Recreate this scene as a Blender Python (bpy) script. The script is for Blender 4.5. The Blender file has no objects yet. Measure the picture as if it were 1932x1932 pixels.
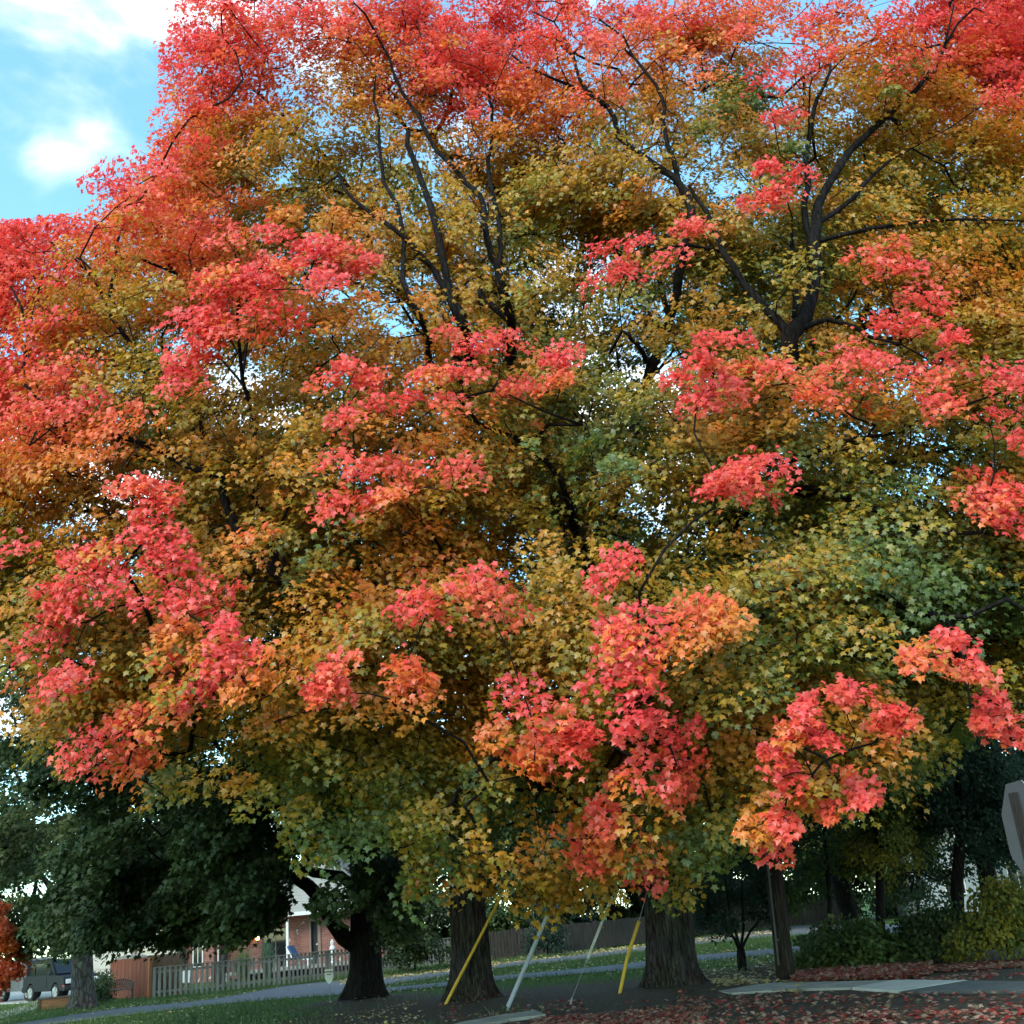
import bpy, bmesh, math, random
import numpy as np
from mathutils import Vector, Matrix, noise
rng = np.random.default_rng(11)
random.seed(5)
S = bpy.context.scene
COL = S.collection
# ------------------------------------------------------------------ camera
CAM_H = 1.8
PITCH = math.radians(20.2)
ROLL = math.radians(5.2)
F = 2070.0                     # focal length in units of a 1932 px wide picture
HALF = 966.0
CAM = np.array([0.0, 0.0, CAM_H])
_f = np.array([0, math.cos(PITCH), math.sin(PITCH)])
_u0 = np.array([0, -math.sin(PITCH), math.cos(PITCH)])
_r0 = np.array([1.0, 0, 0])
_r = _r0 * math.cos(ROLL) - _u0 * math.sin(ROLL)
_u = _r0 * math.sin(ROLL) + _u0 * math.cos(ROLL)
cam_data = bpy.data.cameras.new('camera')
cam = bpy.data.objects.new('camera', cam_data)
COL.objects.link(cam)
M = Matrix.Identity(4)
for i in range(3):
    M[i][0], M[i][1], M[i][2], M[i][3] = _r[i], _u[i], -_f[i], CAM[i]
cam.matrix_world = M
cam_data.sensor_fit = 'HORIZONTAL'
cam_data.sensor_width = 36.0
cam_data.lens = 36.0 * F / (2 * HALF)
cam_data.clip_start = 0.1
cam_data.clip_end = 2000
S.camera = cam
# ------------------------------------------------------------------ world, sun, exposure
SUN_EL, SUN_AZ = math.radians(42), math.radians(205)     # azimuth clockwise from +Y
w = bpy.data.worlds.new('World')
S.world = w
w.use_nodes = True
nt = w.node_tree
nt.nodes.clear()
wo = nt.nodes.new('ShaderNodeOutputWorld')
bg = nt.nodes.new('ShaderNodeBackground')
bg.inputs['Strength'].default_value = 0.15
sky = nt.nodes.new('ShaderNodeTexSky')
sky.sky_type = 'NISHITA'
sky.sun_disc = False
sky.sun_elevation = SUN_EL
sky.sun_rotation = SUN_AZ
sky.altitude = 100
sky.dust_density = 0.6
sky.ozone_density = 0.9
tint = nt.nodes.new('ShaderNodeMix'); tint.data_type = 'RGBA'; tint.blend_type = 'MULTIPLY'
tint.inputs[0].default_value = 1.0
tint.inputs[7].default_value = (1.06, 1.50, 1.36, 1)
nt.links.new(sky.outputs[0], tint.inputs[6])
tc = nt.nodes.new('ShaderNodeTexCoord')
mp = nt.nodes.new('ShaderNodeMapping')
mp.inputs['Location'].default_value = (3.1, 2.2, 1.33)
mp.inputs['Scale'].default_value = (1.0, 1.0, 1.9)
n1 = nt.nodes.new('ShaderNodeTexNoise')
n1.inputs['Scale'].default_value = 3.6
n1.inputs['Detail'].default_value = 8
n1.inputs['Roughness'].default_value = 0.5
n1.inputs['Distortion'].default_value = 0.25
rp = nt.nodes.new('ShaderNodeValToRGB')
rp.color_ramp.elements[0].position = 0.49
rp.color_ramp.elements[1].position = 0.80
rp.color_ramp.interpolation = 'EASE'
cl = nt.nodes.new('ShaderNodeMix'); cl.data_type = 'RGBA'
cl.inputs[7].default_value = (11.6, 10.4, 8.9, 1)
nt.links.new(tc.outputs['Generated'], mp.inputs[0])
nt.links.new(mp.outputs[0], n1.inputs['Vector'])
nt.links.new(n1.outputs['Fac'], rp.inputs[0])
nt.links.new(rp.outputs[0], cl.inputs[0])
nt.links.new(tint.outputs[2], cl.inputs[6])
nt.links.new(cl.outputs[2], bg.inputs[0])
nt.links.new(bg.outputs[0], wo.inputs[0])
sun_d = bpy.data.lights.new('sun', 'SUN')
sun_d.energy = 1.15
sun_d.angle = math.radians(20)
sun_d.color = (1.0, 0.92, 0.80)
sun = bpy.data.objects.new('sun', sun_d)
COL.objects.link(sun)
sd = Vector((math.sin(SUN_AZ) * math.cos(SUN_EL), math.cos(SUN_AZ) * math.cos(SUN_EL), math.sin(SUN_EL)))
sun.rotation_euler = sd.to_track_quat('Z', 'Y').to_euler()
S.view_settings.view_transform = 'Standard'
S.view_settings.look = 'None'
S.view_settings.exposure = 1.30
S.view_settings.gamma = 1.0
try:
    S.cycles.max_bounces = 12
    S.cycles.diffuse_bounces = 8
    S.cycles.transmission_bounces = 8
except Exception:
    pass

# ------------------------------------------------------------------ photo <-> world helpers
def P(px, py, Y):
    """point of the world seen at photo pixel (1932 scale) at forward distance Y"""
    a, b = (px - HALF) / F, (HALF - py) / F
    d = _f + a * _r + b * _u
    return CAM + d * (Y / d[1])
def G(px, py, z=0.0):
    a, b = (px - HALF) / F, (HALF - py) / F
    d = _f + a * _r + b * _u
    return CAM + d * ((z - CAM_H) / d[2])
def Pv(px, py, Y):
    a, b = (px - HALF) / F, (HALF - py) / F
    d = _f[None] + a[:, None] * _r[None] + b[:, None] * _u[None]
    return CAM[None] + d * (Y / d[:, 1])[:, None]
def proj(p):
    q = np.asarray(p) - CAM
    z = q @ _f
    return HALF + F * (q @ _r) / z, HALF - F * (q @ _u) / z

# ------------------------------------------------------------------ materials
def new_mat(name):
    m = bpy.data.materials.new(name); m.use_nodes = True
    n = m.node_tree; n.nodes.clear()
    out = n.nodes.new('ShaderNodeOutputMaterial')
    return m, n, out
def mat(name, col, rough=0.7, vary=0.25, scale=6.0, bump=0.0, metal=0.0, stretch=(1, 1, 1), col2=None, detail=6, spec=0.3):
    m, n, out = new_mat(name)
    b = n.nodes.new('ShaderNodeBsdfPrincipled')
    b.inputs['Roughness'].default_value = rough
    b.inputs['Metallic'].default_value = metal
    b.inputs['Specular IOR Level'].default_value = spec
    t = n.nodes.new('ShaderNodeTexCoord'); mpn = n.nodes.new('ShaderNodeMapping')
    mpn.inputs['Scale'].default_value = stretch
    nz = n.nodes.new('ShaderNodeTexNoise'); nz.inputs['Scale'].default_value = scale
    nz.inputs['Detail'].default_value = detail; nz.inputs['Roughness'].default_value = 0.62
    r = n.nodes.new('ShaderNodeValToRGB')
    c = np.array(col)
    lo = c * (1 - vary); hi = np.array(col2) if col2 is not None else np.minimum(c * (1 + vary), 1)
    r.color_ramp.elements[0].color = (*lo, 1); r.color_ramp.elements[0].position = 0.32
    r.color_ramp.elements[1].color = (*hi, 1); r.color_ramp.elements[1].position = 0.7
    n.links.new(t.outputs['Object'], mpn.inputs[0]); n.links.new(mpn.outputs[0], nz.inputs['Vector'])
    n.links.new(nz.outputs['Fac'], r.inputs[0]); n.links.new(r.outputs[0], b.inputs['Base Color'])
    if bump:
        bp = n.nodes.new('ShaderNodeBump'); bp.inputs['Strength'].default_value = bump; bp.inputs['Distance'].default_value = 0.03
        n.links.new(nz.outputs['Fac'], bp.inputs['Height']); n.links.new(bp.outputs[0], b.inputs['Normal'])
    n.links.new(b.outputs[0], out.inputs[0])
    return m
def leaf_mat(name, trans=0.38, gloss=0.05, grough=0.45):
    m, n, out = new_mat(name)
    at = n.nodes.new('ShaderNodeAttribute'); at.attribute_name = 'leaf_colour'
    d = n.nodes.new('ShaderNodeBsdfDiffuse'); tr = n.nodes.new('ShaderNodeBsdfTranslucent')
    mx = n.nodes.new('ShaderNodeMixShader'); mx.inputs[0].default_value = trans
    g = n.nodes.new('ShaderNodeBsdfGlossy'); g.inputs['Roughness'].default_value = grough
    g.inputs['Color'].default_value = (0.9, 0.9, 0.9, 1)
    m2 = n.nodes.new('ShaderNodeMixShader'); m2.inputs[0].default_value = gloss
    n.links.new(at.outputs['Color'], d.inputs[0]); n.links.new(at.outputs['Color'], tr.inputs[0])
    n.links.new(d.outputs[0], mx.inputs[1]); n.links.new(tr.outputs[0], mx.inputs[2])
    n.links.new(mx.outputs[0], m2.inputs[1]); n.links.new(g.outputs[0], m2.inputs[2])
    n.links.new(m2.outputs[0], out.inputs[0])
    return m
def bark_mat(name, dark, light, zs=0.12, scale=22):
    m, n, out = new_mat(name)
    b = n.nodes.new('ShaderNodeBsdfPrincipled'); b.inputs['Roughness'].default_value = 0.92
    b.inputs['Specular IOR Level'].default_value = 0.12
    t = n.nodes.new('ShaderNodeTexCoord'); mpn = n.nodes.new('ShaderNodeMapping')
    mpn.inputs['Scale'].default_value = (1, 1, zs)
    nz = n.nodes.new('ShaderNodeTexNoise'); nz.inputs['Scale'].default_value = scale; nz.inputs['Detail'].default_value = 9
    nz.inputs['Roughness'].default_value = 0.7
    n2 = n.nodes.new('ShaderNodeTexNoise'); n2.inputs['Scale'].default_value = 1.3; n2.inputs['Detail'].default_value = 4
    r = n.nodes.new('ShaderNodeValToRGB')
    r.color_ramp.elements[0].color = (*dark, 1); r.color_ramp.elements[0].position = 0.36
    r.color_ramp.elements[1].color = (*light, 1); r.color_ramp.elements[1].position = 0.68
    mx = n.nodes.new('ShaderNodeMix'); mx.data_type = 'RGBA'; mx.blend_type = 'MULTIPLY'; mx.inputs[0].default_value = 0.5
    bp = n.nodes.new('ShaderNodeBump'); bp.inputs['Strength'].default_value = 0.8; bp.inputs['Distance'].default_value = 0.04
    n.links.new(t.outputs['Object'], mpn.inputs[0]); n.links.new(mpn.outputs[0], nz.inputs['Vector'])
    n.links.new(t.outputs['Object'], n2.inputs['Vector'])
    n.links.new(nz.outputs['Fac'], r.inputs[0]); n.links.new(r.outputs[0], mx.inputs[6]); n.links.new(n2.outputs['Color'], mx.inputs[7])
    vo = n.nodes.new('ShaderNodeTexVoronoi'); vo.feature = 'DISTANCE_TO_EDGE'; vo.inputs['Scale'].default_value = scale * .42
    wv = n.nodes.new('ShaderNodeMix'); wv.data_type = 'RGBA'; wv.blend_type = 'ADD'; wv.inputs[0].default_value = .12
    n.links.new(mpn.outputs[0], wv.inputs[6]); n.links.new(nz.outputs['Color'], wv.inputs[7]); n.links.new(wv.outputs[2], vo.inputs['Vector'])
    vr = n.nodes.new('ShaderNodeValToRGB'); vr.color_ramp.elements[0].color = (.28, .26, .25, 1); vr.color_ramp.elements[1].position = .16
    n.links.new(vo.outputs['Distance'], vr.inputs[0])
    m3 = n.nodes.new('ShaderNodeMix'); m3.data_type = 'RGBA'; m3.blend_type = 'MULTIPLY'; m3.inputs[0].default_value = .9
    n.links.new(mx.outputs[2], m3.inputs[6]); n.links.new(vr.outputs[0], m3.inputs[7])
    n.links.new(m3.outputs[2], b.inputs['Base Color'])
    n.links.new(nz.outputs['Fac'], bp.inputs['Height']); n.links.new(bp.outputs[0], b.inputs['Normal'])
    n.links.new(b.outputs[0], out.inputs[0])
    return m

MAPLE_LEAF = leaf_mat('maple_leaf', 0.50, 0.035)
GREEN_LEAF = leaf_mat('green_leaf', 0.30, 0.018, 0.45)
BARK = bark_mat('maple_bark', (0.014, 0.011, 0.009), (0.125, 0.10, 0.086))
BARK_DARK = bark_mat('dark_bark', (0.009, 0.007, 0.007), (0.034, 0.028, 0.026))
BARK_GREY = bark_mat('grey_bark', (0.075, 0.065, 0.06), (0.24, 0.21, 0.195), 0.3, 16)

# ------------------------------------------------------------------ object helpers
def tag(o, label=None, cat=None, group=None, kind=None):
    if label: o['label'] = label
    if cat: o['category'] = cat
    if group: o['group'] = group
    if kind: o['kind'] = kind
    return o
def empty(name, loc, label, cat, group=None, rz=0.0):
    o = bpy.data.objects.new(name, None)
    o.empty_display_size = 0.3
    o.location = tuple(float(c) for c in loc); o.rotation_euler = (0, 0, rz)
    COL.objects.link(o)
    o.matrix_basis = Matrix.Translation(o.location) @ Matrix.Rotation(rz, 4, 'Z')
    return tag(o, label, cat, group)
def link_mesh(name, me, m, parent=None):
    o = bpy.data.objects.new(name, me)
    if m is not None:
        for mm in (m if isinstance(m, (list, tuple)) else [m]): me.materials.append(mm)
    COL.objects.link(o)
    if parent is not None: o.parent = parent
    return o
class MB:
    """collects simple solids in local coordinates and builds ONE mesh"""
    def __init__(s): s.bm = bmesh.new()
    def box(s, c, d, rot=None, bev=0.0):
        g = bmesh.ops.create_cube(s.bm, size=1.0)
        vs = g['verts']
        mt = Matrix.Translation(Vector(c)) @ (rot.to_4x4() if rot else Matrix.Identity(4)) @ Matrix.Diagonal((*d, 1))
        bmesh.ops.transform(s.bm, matrix=mt, verts=vs)
        if bev:
            es = list({e for v in vs for e in v.link_edges})
            bmesh.ops.bevel(s.bm, geom=es, offset=bev, segments=2, affect='EDGES', profile=0.7)
        return s
    def bar(s, a, b, r0, r1=None, n=8):
        r1 = r0 if r1 is None else r1
        a, b = Vector(a), Vector(b); d = b - a
        g = bmesh.ops.create_cone(s.bm, cap_ends=True, segments=n, radius1=r0, radius2=r1, depth=d.length)
        mt = Matrix.Translation((a + b) / 2) @ d.to_track_quat('Z', 'Y').to_matrix().to_4x4()
        bmesh.ops.transform(s.bm, matrix=mt, verts=g['verts'])
        return s
    def tube(s, pts, r, n=8):
        for a, b in zip(pts[:-1], pts[1:]): s.bar(a, b, r, r, n)
        return s
    def prism(s, prof, axis, t0, t1, bev=0.0):
        """extrude a 2D outline: axis 'x' -> prof is (y,z); axis 'y' -> prof is (x,z); axis 'z' -> prof is (x,y)"""
        def at(p, t):
            return {'x': (t, p[0], p[1]), 'y': (p[0], t, p[1]), 'z': (p[0], p[1], t)}[axis]
        a = [s.bm.verts.new(at(p, t0)) for p in prof]; b = [s.bm.verts.new(at(p, t1)) for p in prof]
        fs = [s.bm.faces.new(a), s.bm.faces.new(b[::-1])]
        k = len(prof)
        for i in range(k):
            fs.append(s.bm.faces.new((a[i], b[i], b[(i + 1) % k], a[(i + 1) % k])))
        if bev:
            bmesh.ops.bevel(s.bm, geom=list({e for f in fs for e in f.edges}), offset=bev, segments=2, affect='EDGES', profile=0.7)
        return s
    def disc(s, c, r, axis, h, n=20, r1=None):
        c = Vector(c); ax = Vector(axis)
        return s.bar(c - ax * h / 2, c + ax * h / 2, r, r if r1 is None else r1, n)
    def build(s, name, m, parent=None, smooth=False):
        bmesh.ops.recalc_face_normals(s.bm, faces=s.bm.faces)
        me = bpy.data.meshes.new(name); s.bm.to_mesh(me); s.bm.free()
        if smooth:
            me.polygons.foreach_set('use_smooth', [True] * len(me.polygons))
        return link_mesh(name, me, m, parent)

# ------------------------------------------------------------------ leaves
_L = [(0, 0.0), (0.34, -0.08), (0.31, 0.16), (0.62, 0.44), (0.27, 0.50), (0.0, 1.0),
      (-0.27, 0.50), (-0.62, 0.44), (-0.31, 0.16), (-0.34, -0.08)]
LOBED_V = np.array([(x, y, 0.0) for x, y in _L] + [(0, 0.30, 0.07)])
for i in (1, 3, 5, 7, 9): LOBED_V[i, 2] = -0.09
LOBED_F = np.array([(10, 0, 1, 2), (10, 2, 3, 4), (10, 4, 5, 6), (10, 6, 7, 8), (10, 8, 9, 0)])
OVAL_V = np.array([(0, 0, 0), (0.36, 0.32, -0.05), (0.26, 0.72, -0.06), (0, 1.0, -0.12), (-0.26, 0.72, -0.06), (-0.36, 0.32, -0.05), (0, 0.5, 0.05)])
OVAL_F = np.array([(6, 0, 1, 2), (6, 2, 3, 4), (6, 4, 5, 0)])
def leaf_mesh(name, pos, nrm, tip, size, colr, shape, m, parent=None):
    V, Fc = shape
    n = len(pos)
    tip = tip - nrm * np.sum(tip * nrm, 1, keepdims=True)
    tip /= np.linalg.norm(tip, axis=1, keepdims=True) + 1e-9
    sid = np.cross(tip, nrm)
    k = len(V)
    co = (pos[:, None, :] + size[:, None, None] * (V[None, :, 0, None] * sid[:, None, :] + (V[None, :, 1, None] - 0.3) * tip[:, None, :]
          + V[None, :, 2, None] * nrm[:, None, :])).reshape(-1, 3).astype(np.float32)
    fi = (Fc[None] + (np.arange(n) * k)[:, None, None]).reshape(-1, 4).astype(np.int32)
    me = bpy.data.meshes.new(name)
    me.vertices.add(n * k); me.vertices.foreach_set('co', co.ravel())
    nf = len(fi)
    me.loops.add(nf * 4); me.loops.foreach_set('vertex_index', fi.ravel())
    me.polygons.add(nf)
    me.polygons.foreach_set('loop_start', np.arange(0, nf * 4, 4, dtype=np.int32))
    try: me.polygons.foreach_set('loop_total', np.full(nf, 4, dtype=np.int32))
    except Exception: pass
    ca = me.color_attributes.new('leaf_colour', 'FLOAT_COLOR', 'POINT')
    cc = np.ones((n, k, 4), dtype=np.float32); cc[:, :, :3] = colr[:, None, :]
    ca.data.foreach_set('color', cc.ravel())
    me.update(calc_edges=True)
    return link_mesh(name, me, m, parent)
def unit(v): return v / (np.linalg.norm(v, axis=-1, keepdims=True) + 1e-9)
RAMP_T = np.array([0, .2, .38, .52, .66, .8, .9, 1.0])
RAMP_C = np.array([(.80, .066, .068), (.82, .10, .06), (.80, .19, .040), (.70, .25, .028), (.52, .255, .021), (.38, .26, .024), (.21, .205, .026), (.105, .152, .031)])
def ramp(t):
    t = np.clip(t, 0, 1)
    return np.stack([np.interp(t, RAMP_T, RAMP_C[:, i]) for i in range(3)], 1)

# ------------------------------------------------------------------ branch skeletons
class Skeleton:
    def __init__(s, base, cap=120000):
        s.p = np.zeros((cap, 3)); s.pl = np.zeros(cap); s.pd = np.zeros((cap, 3))
        s.zmin = -9.0; s.p[0] = base; s.n = 1; s.par = [-1]; s.rmin = [0.0]; s.trunk = [True]
    def add(s, p, par, rmin=0.0, trunk=False):
        i = s.n; s.n += 1
        s.p[i] = p; s.par.append(par); s.rmin.append(rmin); s.trunk.append(trunk)
        d = s.p[i] - s.p[par]; L = float(np.linalg.norm(d))
        s.pl[i] = s.pl[par] + L; s.pd[i] = d / (L + 1e-9)
        return i
    def nearest(s, q):
        return int(np.argmin(np.linalg.norm(s.p[:s.n] - q, axis=1)))
    def dist(s, q):
        return float(np.min(np.linalg.norm(s.p[:s.n] - q, axis=1)))
    def limb(s, pts, r0, r1, start=None, step=0.5, trunk=False):
        i = s.nearest(pts[0]) if start is None else start
        L = [np.array(q, float) for q in pts]
        # smooth with Catmull-Rom
        Q = [L[0]] + L + [L[-1]]
        out = []
        for a in range(1, len(Q) - 2):
            seg = np.linalg.norm(Q[a + 1] - Q[a]); k = max(1, int(seg / step))
            for j in range(k):
                t = j / k; p0, p1, p2, p3 = Q[a - 1], Q[a], Q[a + 1], Q[a + 2]
                out.append(0.5 * ((2 * p1) + (-p0 + p2) * t + (2 * p0 - 5 * p1 + 4 * p2 - p3) * t * t + (-p0 + 3 * p1 - 3 * p2 + p3) * t ** 3))
        out.append(L[-1])
        if not trunk:
            ph = rng.uniform(0, 6.28, 3)
            out = [q + (0.055 * np.sin(np.arange(3) * 2.1 + ph + j * .9) + rng.normal(0, .018, 3) if 0 < j < len(out) - 1 else 0) for j, q in enumerate(out)]
        for j, q in enumerate(out):
            if j == 0 and np.linalg.norm(q - s.p[i]) < 0.05: continue
            f = j / max(1, len(out) - 1)
            i = s.add(q, i, r0 + (r1 - r0) * f, trunk)
        return i
    def reach(s, q, wl=0.22, bow=0.35, step=0.55, jit=0.10, lo=0):
        """grow a curved branch from the best node to q"""
        A = s.p[lo:s.n]; pl = s.pl[lo:s.n]; pd = s.pd[lo:s.n]
        dv = q - A; d = np.linalg.norm(dv, axis=1)
        cosv = np.sum(pd * dv, 1) / (d + 1e-9)
        cost = d * (1 + 0.45 * (cosv < -0.1)) + wl * pl + 0.4 * (d < 0.15) + 50.0 * (A[:, 2] < s.zmin)
        i = int(np.argmin(cost)); a = A[i].copy(); L = d[i]; pdir = pd[i].copy(); i += lo
        c = a + (q - a) * 0.5 + pdir * L * bow * 0.6 + rng.normal(0, jit, 3) * L * 0.5
        k = max(2, int(L / step))
        for j in range(1, k + 1):
            t = j / k
            pt = (1 - t) ** 2 * a + 2 * t * (1 - t) * c + t * t * q
            if j < k: pt = pt + rng.normal(0, 0.02, 3)
            i = s.add(pt, i)
        return i
    def mesh(s, name, m, parent, rtip=0.007, expo=2.35, rmax=0.5, skip_trunk=True):
        n = s.n; par = s.par
        kids = [[] for _ in range(n)]
        for i in range(1, n): kids[par[i]].append(i)
        acc = np.zeros(n)
        for i in range(n - 1, -1, -1):
            if not kids[i]: acc[i] = max(acc[i], 1.0)
            r = rtip * acc[i] ** (1 / expo)
            if s.rmin[i] > r: acc[i] = (s.rmin[i] / rtip) ** expo
            if par[i] >= 0: acc[par[i]] += acc[i]
        rad = np.minimum(rtip * acc ** (1 / expo), rmax)
        # soften: guide radii cap growth
        for i in range(n):
            if s.rmin[i] > 0: rad[i] = min(rad[i], s.rmin[i] * 1.35)
        for i in range(1, n):
            rad[i] = min(rad[i], rad[par[i]] if not s.trunk[par[i]] else 9)
        V, Fs = [], []
        starts = [(0, k) for k in kids[0]]
        done = np.zeros(n, bool)
        stack = [(-1, 0)]
        while stack:
            p0, i = stack.pop()
            chain = [p0, i] if p0 >= 0 else [i]
            while kids[i]:
                ks = sorted(kids[i], key=lambda c: -rad[c])
                for c in ks[1:]: stack.append((i, c))
                i = ks[0]; chain.append(i)
            if skip_trunk:
                while len(chain) > 1 and s.trunk[chain[0]] and s.trunk[chain[1]]: chain = chain[1:]
            if len(chain) < 2: continue
            rr = [rad[c] for c in chain]
            if p0 >= 0: rr[0] = rr[1] * 1.05
            R = max(rr); ns = 12 if R > 0.1 else (7 if R > 0.035 else (5 if R > 0.015 else 3))
            pts = [s.p[c] for c in chain]
            b0 = len(V)
            up = np.array([0.3, 0.5, 0.8])
            for j, q in enumerate(pts):
                d = (pts[min(j + 1, len(pts) - 1)] - pts[max(j - 1, 0)]); d = d / (np.linalg.norm(d) + 1e-9)
                e1 = up - d * np.dot(up, d); e1 /= np.linalg.norm(e1) + 1e-9; up = e1; e2 = np.cross(d, e1)
                for a in range(ns):
                    th = 2 * math.pi * a / ns
                    rj = rr[j] * (1 + (0.12 * math.sin(th * 3 + j * 1.7) if R > 0.1 else 0))
                    V.append(q + rj * (math.cos(th) * e1 + math.sin(th) * e2))
            for j in range(len(pts) - 1):
                for a in range(ns):
                    b = (a + 1) % ns
                    Fs.append((b0 + j * ns + a, b0 + j * ns + b, b0 + (j + 1) * ns + b, b0 + (j + 1) * ns + a))
            Fs.append(tuple(b0 + (len(pts) - 1) * ns + a for a in range(ns)))
        me = bpy.data.meshes.new(name)
        org = np.array(s.p[0])
        me.from_pydata([tuple(v - org) for v in V], [], Fs)
        me.polygons.foreach_set('use_smooth', [True] * len(me.polygons))
        return link_mesh(name, me, m, parent)
def trunk_mesh(name, pts, radii, m, parent, flare=0.5, ridge=0.06, seed=0, ns=56, step=0.09, flare_h=0.9, roots=6):
    """thick trunk along world points pts (first on the ground), furrowed bark modelled in the surface; local to pts[0]"""
    org = np.array(pts[0], float)
    L = [np.array(p, float) - org for p in pts]
    seg = [0.0]
    for a, b in zip(L[:-1], L[1:]): seg.append(seg[-1] + float(np.linalg.norm(b - a)))
    n = int(seg[-1] / step) + 1
    V, Fs = [], []
    for j in range(n + 1):
        t = seg[-1] * j / n
        c = np.array([np.interp(t, seg, [q[i] for q in L]) for i in range(3)])
        R = float(np.interp(t, seg, radii))
        z = c[2]
        fl = math.exp(-max(z, 0) / (flare_h * 0.42))
        for a in range(ns):
            th = 2 * math.pi * a / ns
            cx, sx = math.cos(th), math.sin(th)
            root = 0.5 + 0.5 * math.sin(th * roots + 1.3 * seed + 1.6 * noise.noise(Vector((cx * 1.2, sx * 1.2, seed))))
            v = Vector((cx * 3.4 * max(R, .3) / .5, sx * 3.4 * max(R, .3) / .5, z * 0.42 + seed * 7))
            ng = noise.fractal(v * 1.5, 0.9, 2.1, 4)
            rid = 1.0 - abs(noise.noise(Vector((cx * 5.5, sx * 5.5, z * 0.45 + seed * 3)) + 0.25 * noise.noise_vector(Vector((cx * 3, sx * 3, z * 1.6))))) * 2.6
            big = noise.noise(Vector((cx * 1.1, sx * 1.1, z * 0.35 + seed)))
            r = R * (1 + 0.10 * big) + ridge * (0.6 * rid + 0.5 * ng) * 0.5 + R * flare * fl * (0.35 + 1.1 * root * root)
            V.append((c[0] + r * cx, c[1] + r * sx, z - (0.08 if j == 0 else 0)))
    for j in range(n):
        for a in range(ns):
            b = (a + 1) % ns
            Fs.append((j * ns + a, j * ns + b, (j + 1) * ns + b, (j + 1) * ns + a))
    Fs.append(tuple(n * ns + a for a in range(ns)))
    me = bpy.data.meshes.new(name)
    me.from_pydata(V, [], Fs)
    me.polygons.foreach_set('use_smooth', [True] * len(me.polygons))
    return link_mesh(name, me, m, parent)
# ================================================================== the two big sugar maples
BASE_A = G(1272, 1868); BASE_B = G(893, 1893)
def yfront(u, v):
    y = np.interp(v, [-600, 0, 400, 900, 1300, 1560, 1700], [21.5, 19.0, 17.2, 15.6, 14.9, 16.6, 19.0])
    return y + 2.2 * np.clip((250 - u) / 450, 0, 2) ** 2 - 1.0 * np.exp(-((u - 1600) / 300) ** 2) * (v > 1100)
SKY_V = [-600, 0, 60, 110, 190, 200, 285, 300, 340, 400, 412, 440]
SKY_U = [430, 335, 285, 305, 302, 270, 255, 190, 150, 148, 40, -600]
def in_sky(u, v, m=0):
    return (v < 440) & (u < np.interp(v, SKY_V, SKY_U) + m)
BOT_U = [-600, 0, 100, 300, 420, 500, 570, 720, 780, 850, 950, 990, 1090, 1200, 1300, 1390, 1480, 1600, 1680, 1730, 1850, 1932, 2400]
BOT_V = [1250, 1300, 1440, 1525, 1480, 1500, 1585, 1610, 1675, 1690, 1620, 1715, 1735, 1690, 1665, 1620, 1640, 1570, 1520, 1480, 1400, 1420, 1420]
CT = np.array([(350,60,.08),(500,60,.15),(650,60,.28),(800,40,.12),(900,150,.15),(1000,50,.15),(1150,100,.2),(1300,80,.33),(1450,60,.25),(1600,50,.15),(1800,50,.1),(1900,150,.12),
(330,200,.08),(480,200,.3),(650,200,.5),(800,250,.5),(950,200,.35),(1050,230,.4),(1200,200,.52),(1380,200,.92),(1500,250,.75),(1650,200,.6),(1800,220,.5),(1900,300,.55),
(200,350,.1),(330,330,.22),(500,330,.6),(650,350,.6),(800,350,.6),(1000,350,.62),(1150,330,.65),(1300,350,.7),(1450,450,.75),(1600,400,.7),(1750,350,.65),(1900,450,.62),
(60,450,.1),(150,500,.22),(300,480,.3),(250,550,.5),(50,600,.1),(150,650,.5),(250,650,.68),(700,560,.5),(800,520,.6),(1000,520,.68),(1150,600,.74),(1300,600,.76),(1500,600,.78),(1650,750,.75),
(60,750,.18),(150,820,.4),(250,850,.62),(400,780,.66),(500,800,.62),(600,800,.62),(750,850,.5),(900,920,.62),(1050,850,.78),(1150,830,.9),(1200,950,.72),(1400,1000,.78),(1550,900,.84),(1750,900,.82),(1900,1100,.85),
(50,950,.5),(380,920,.6),(500,980,.62),(650,1000,.68),(800,1000,.65),(1000,1050,.7),(550,1100,.68),(700,1150,.66),(900,1180,.66),(1400,1150,.9),(1600,1100,.9),(1800,1050,.88),
(60,1300,.95),(60,1150,.85),(250,1300,.52),(400,1400,.65),(330,1470,.66),(550,1400,.74),(700,1450,.78),(850,1300,.66),(850,1550,.8),(700,1580,.8),(850,1650,.68),(950,1650,.72),(1050,1700,.66),(1300,1560,.9),(1370,1620,.85),(1450,1500,.7),(1550,1300,.78),(1700,1450,.72),(1800,1350,.75),(1500,1200,.9)], float)
def tfield(u, v):
    d2 = ((CT[:, 0] - u) ** 2 + (CT[:, 1] - v) ** 2) / 70.0 ** 2
    wt = 1 / (d2 + 0.3) ** 2
    t = float((wt * CT[:, 2]).sum() / wt.sum())
    if u < 1050 and 150 < v < 1250: t += .06 * math.exp(-((t - .56) / .12) ** 2)
    return t + 0.055 * math.exp(-((t - .62) / .1) ** 2)
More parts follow.
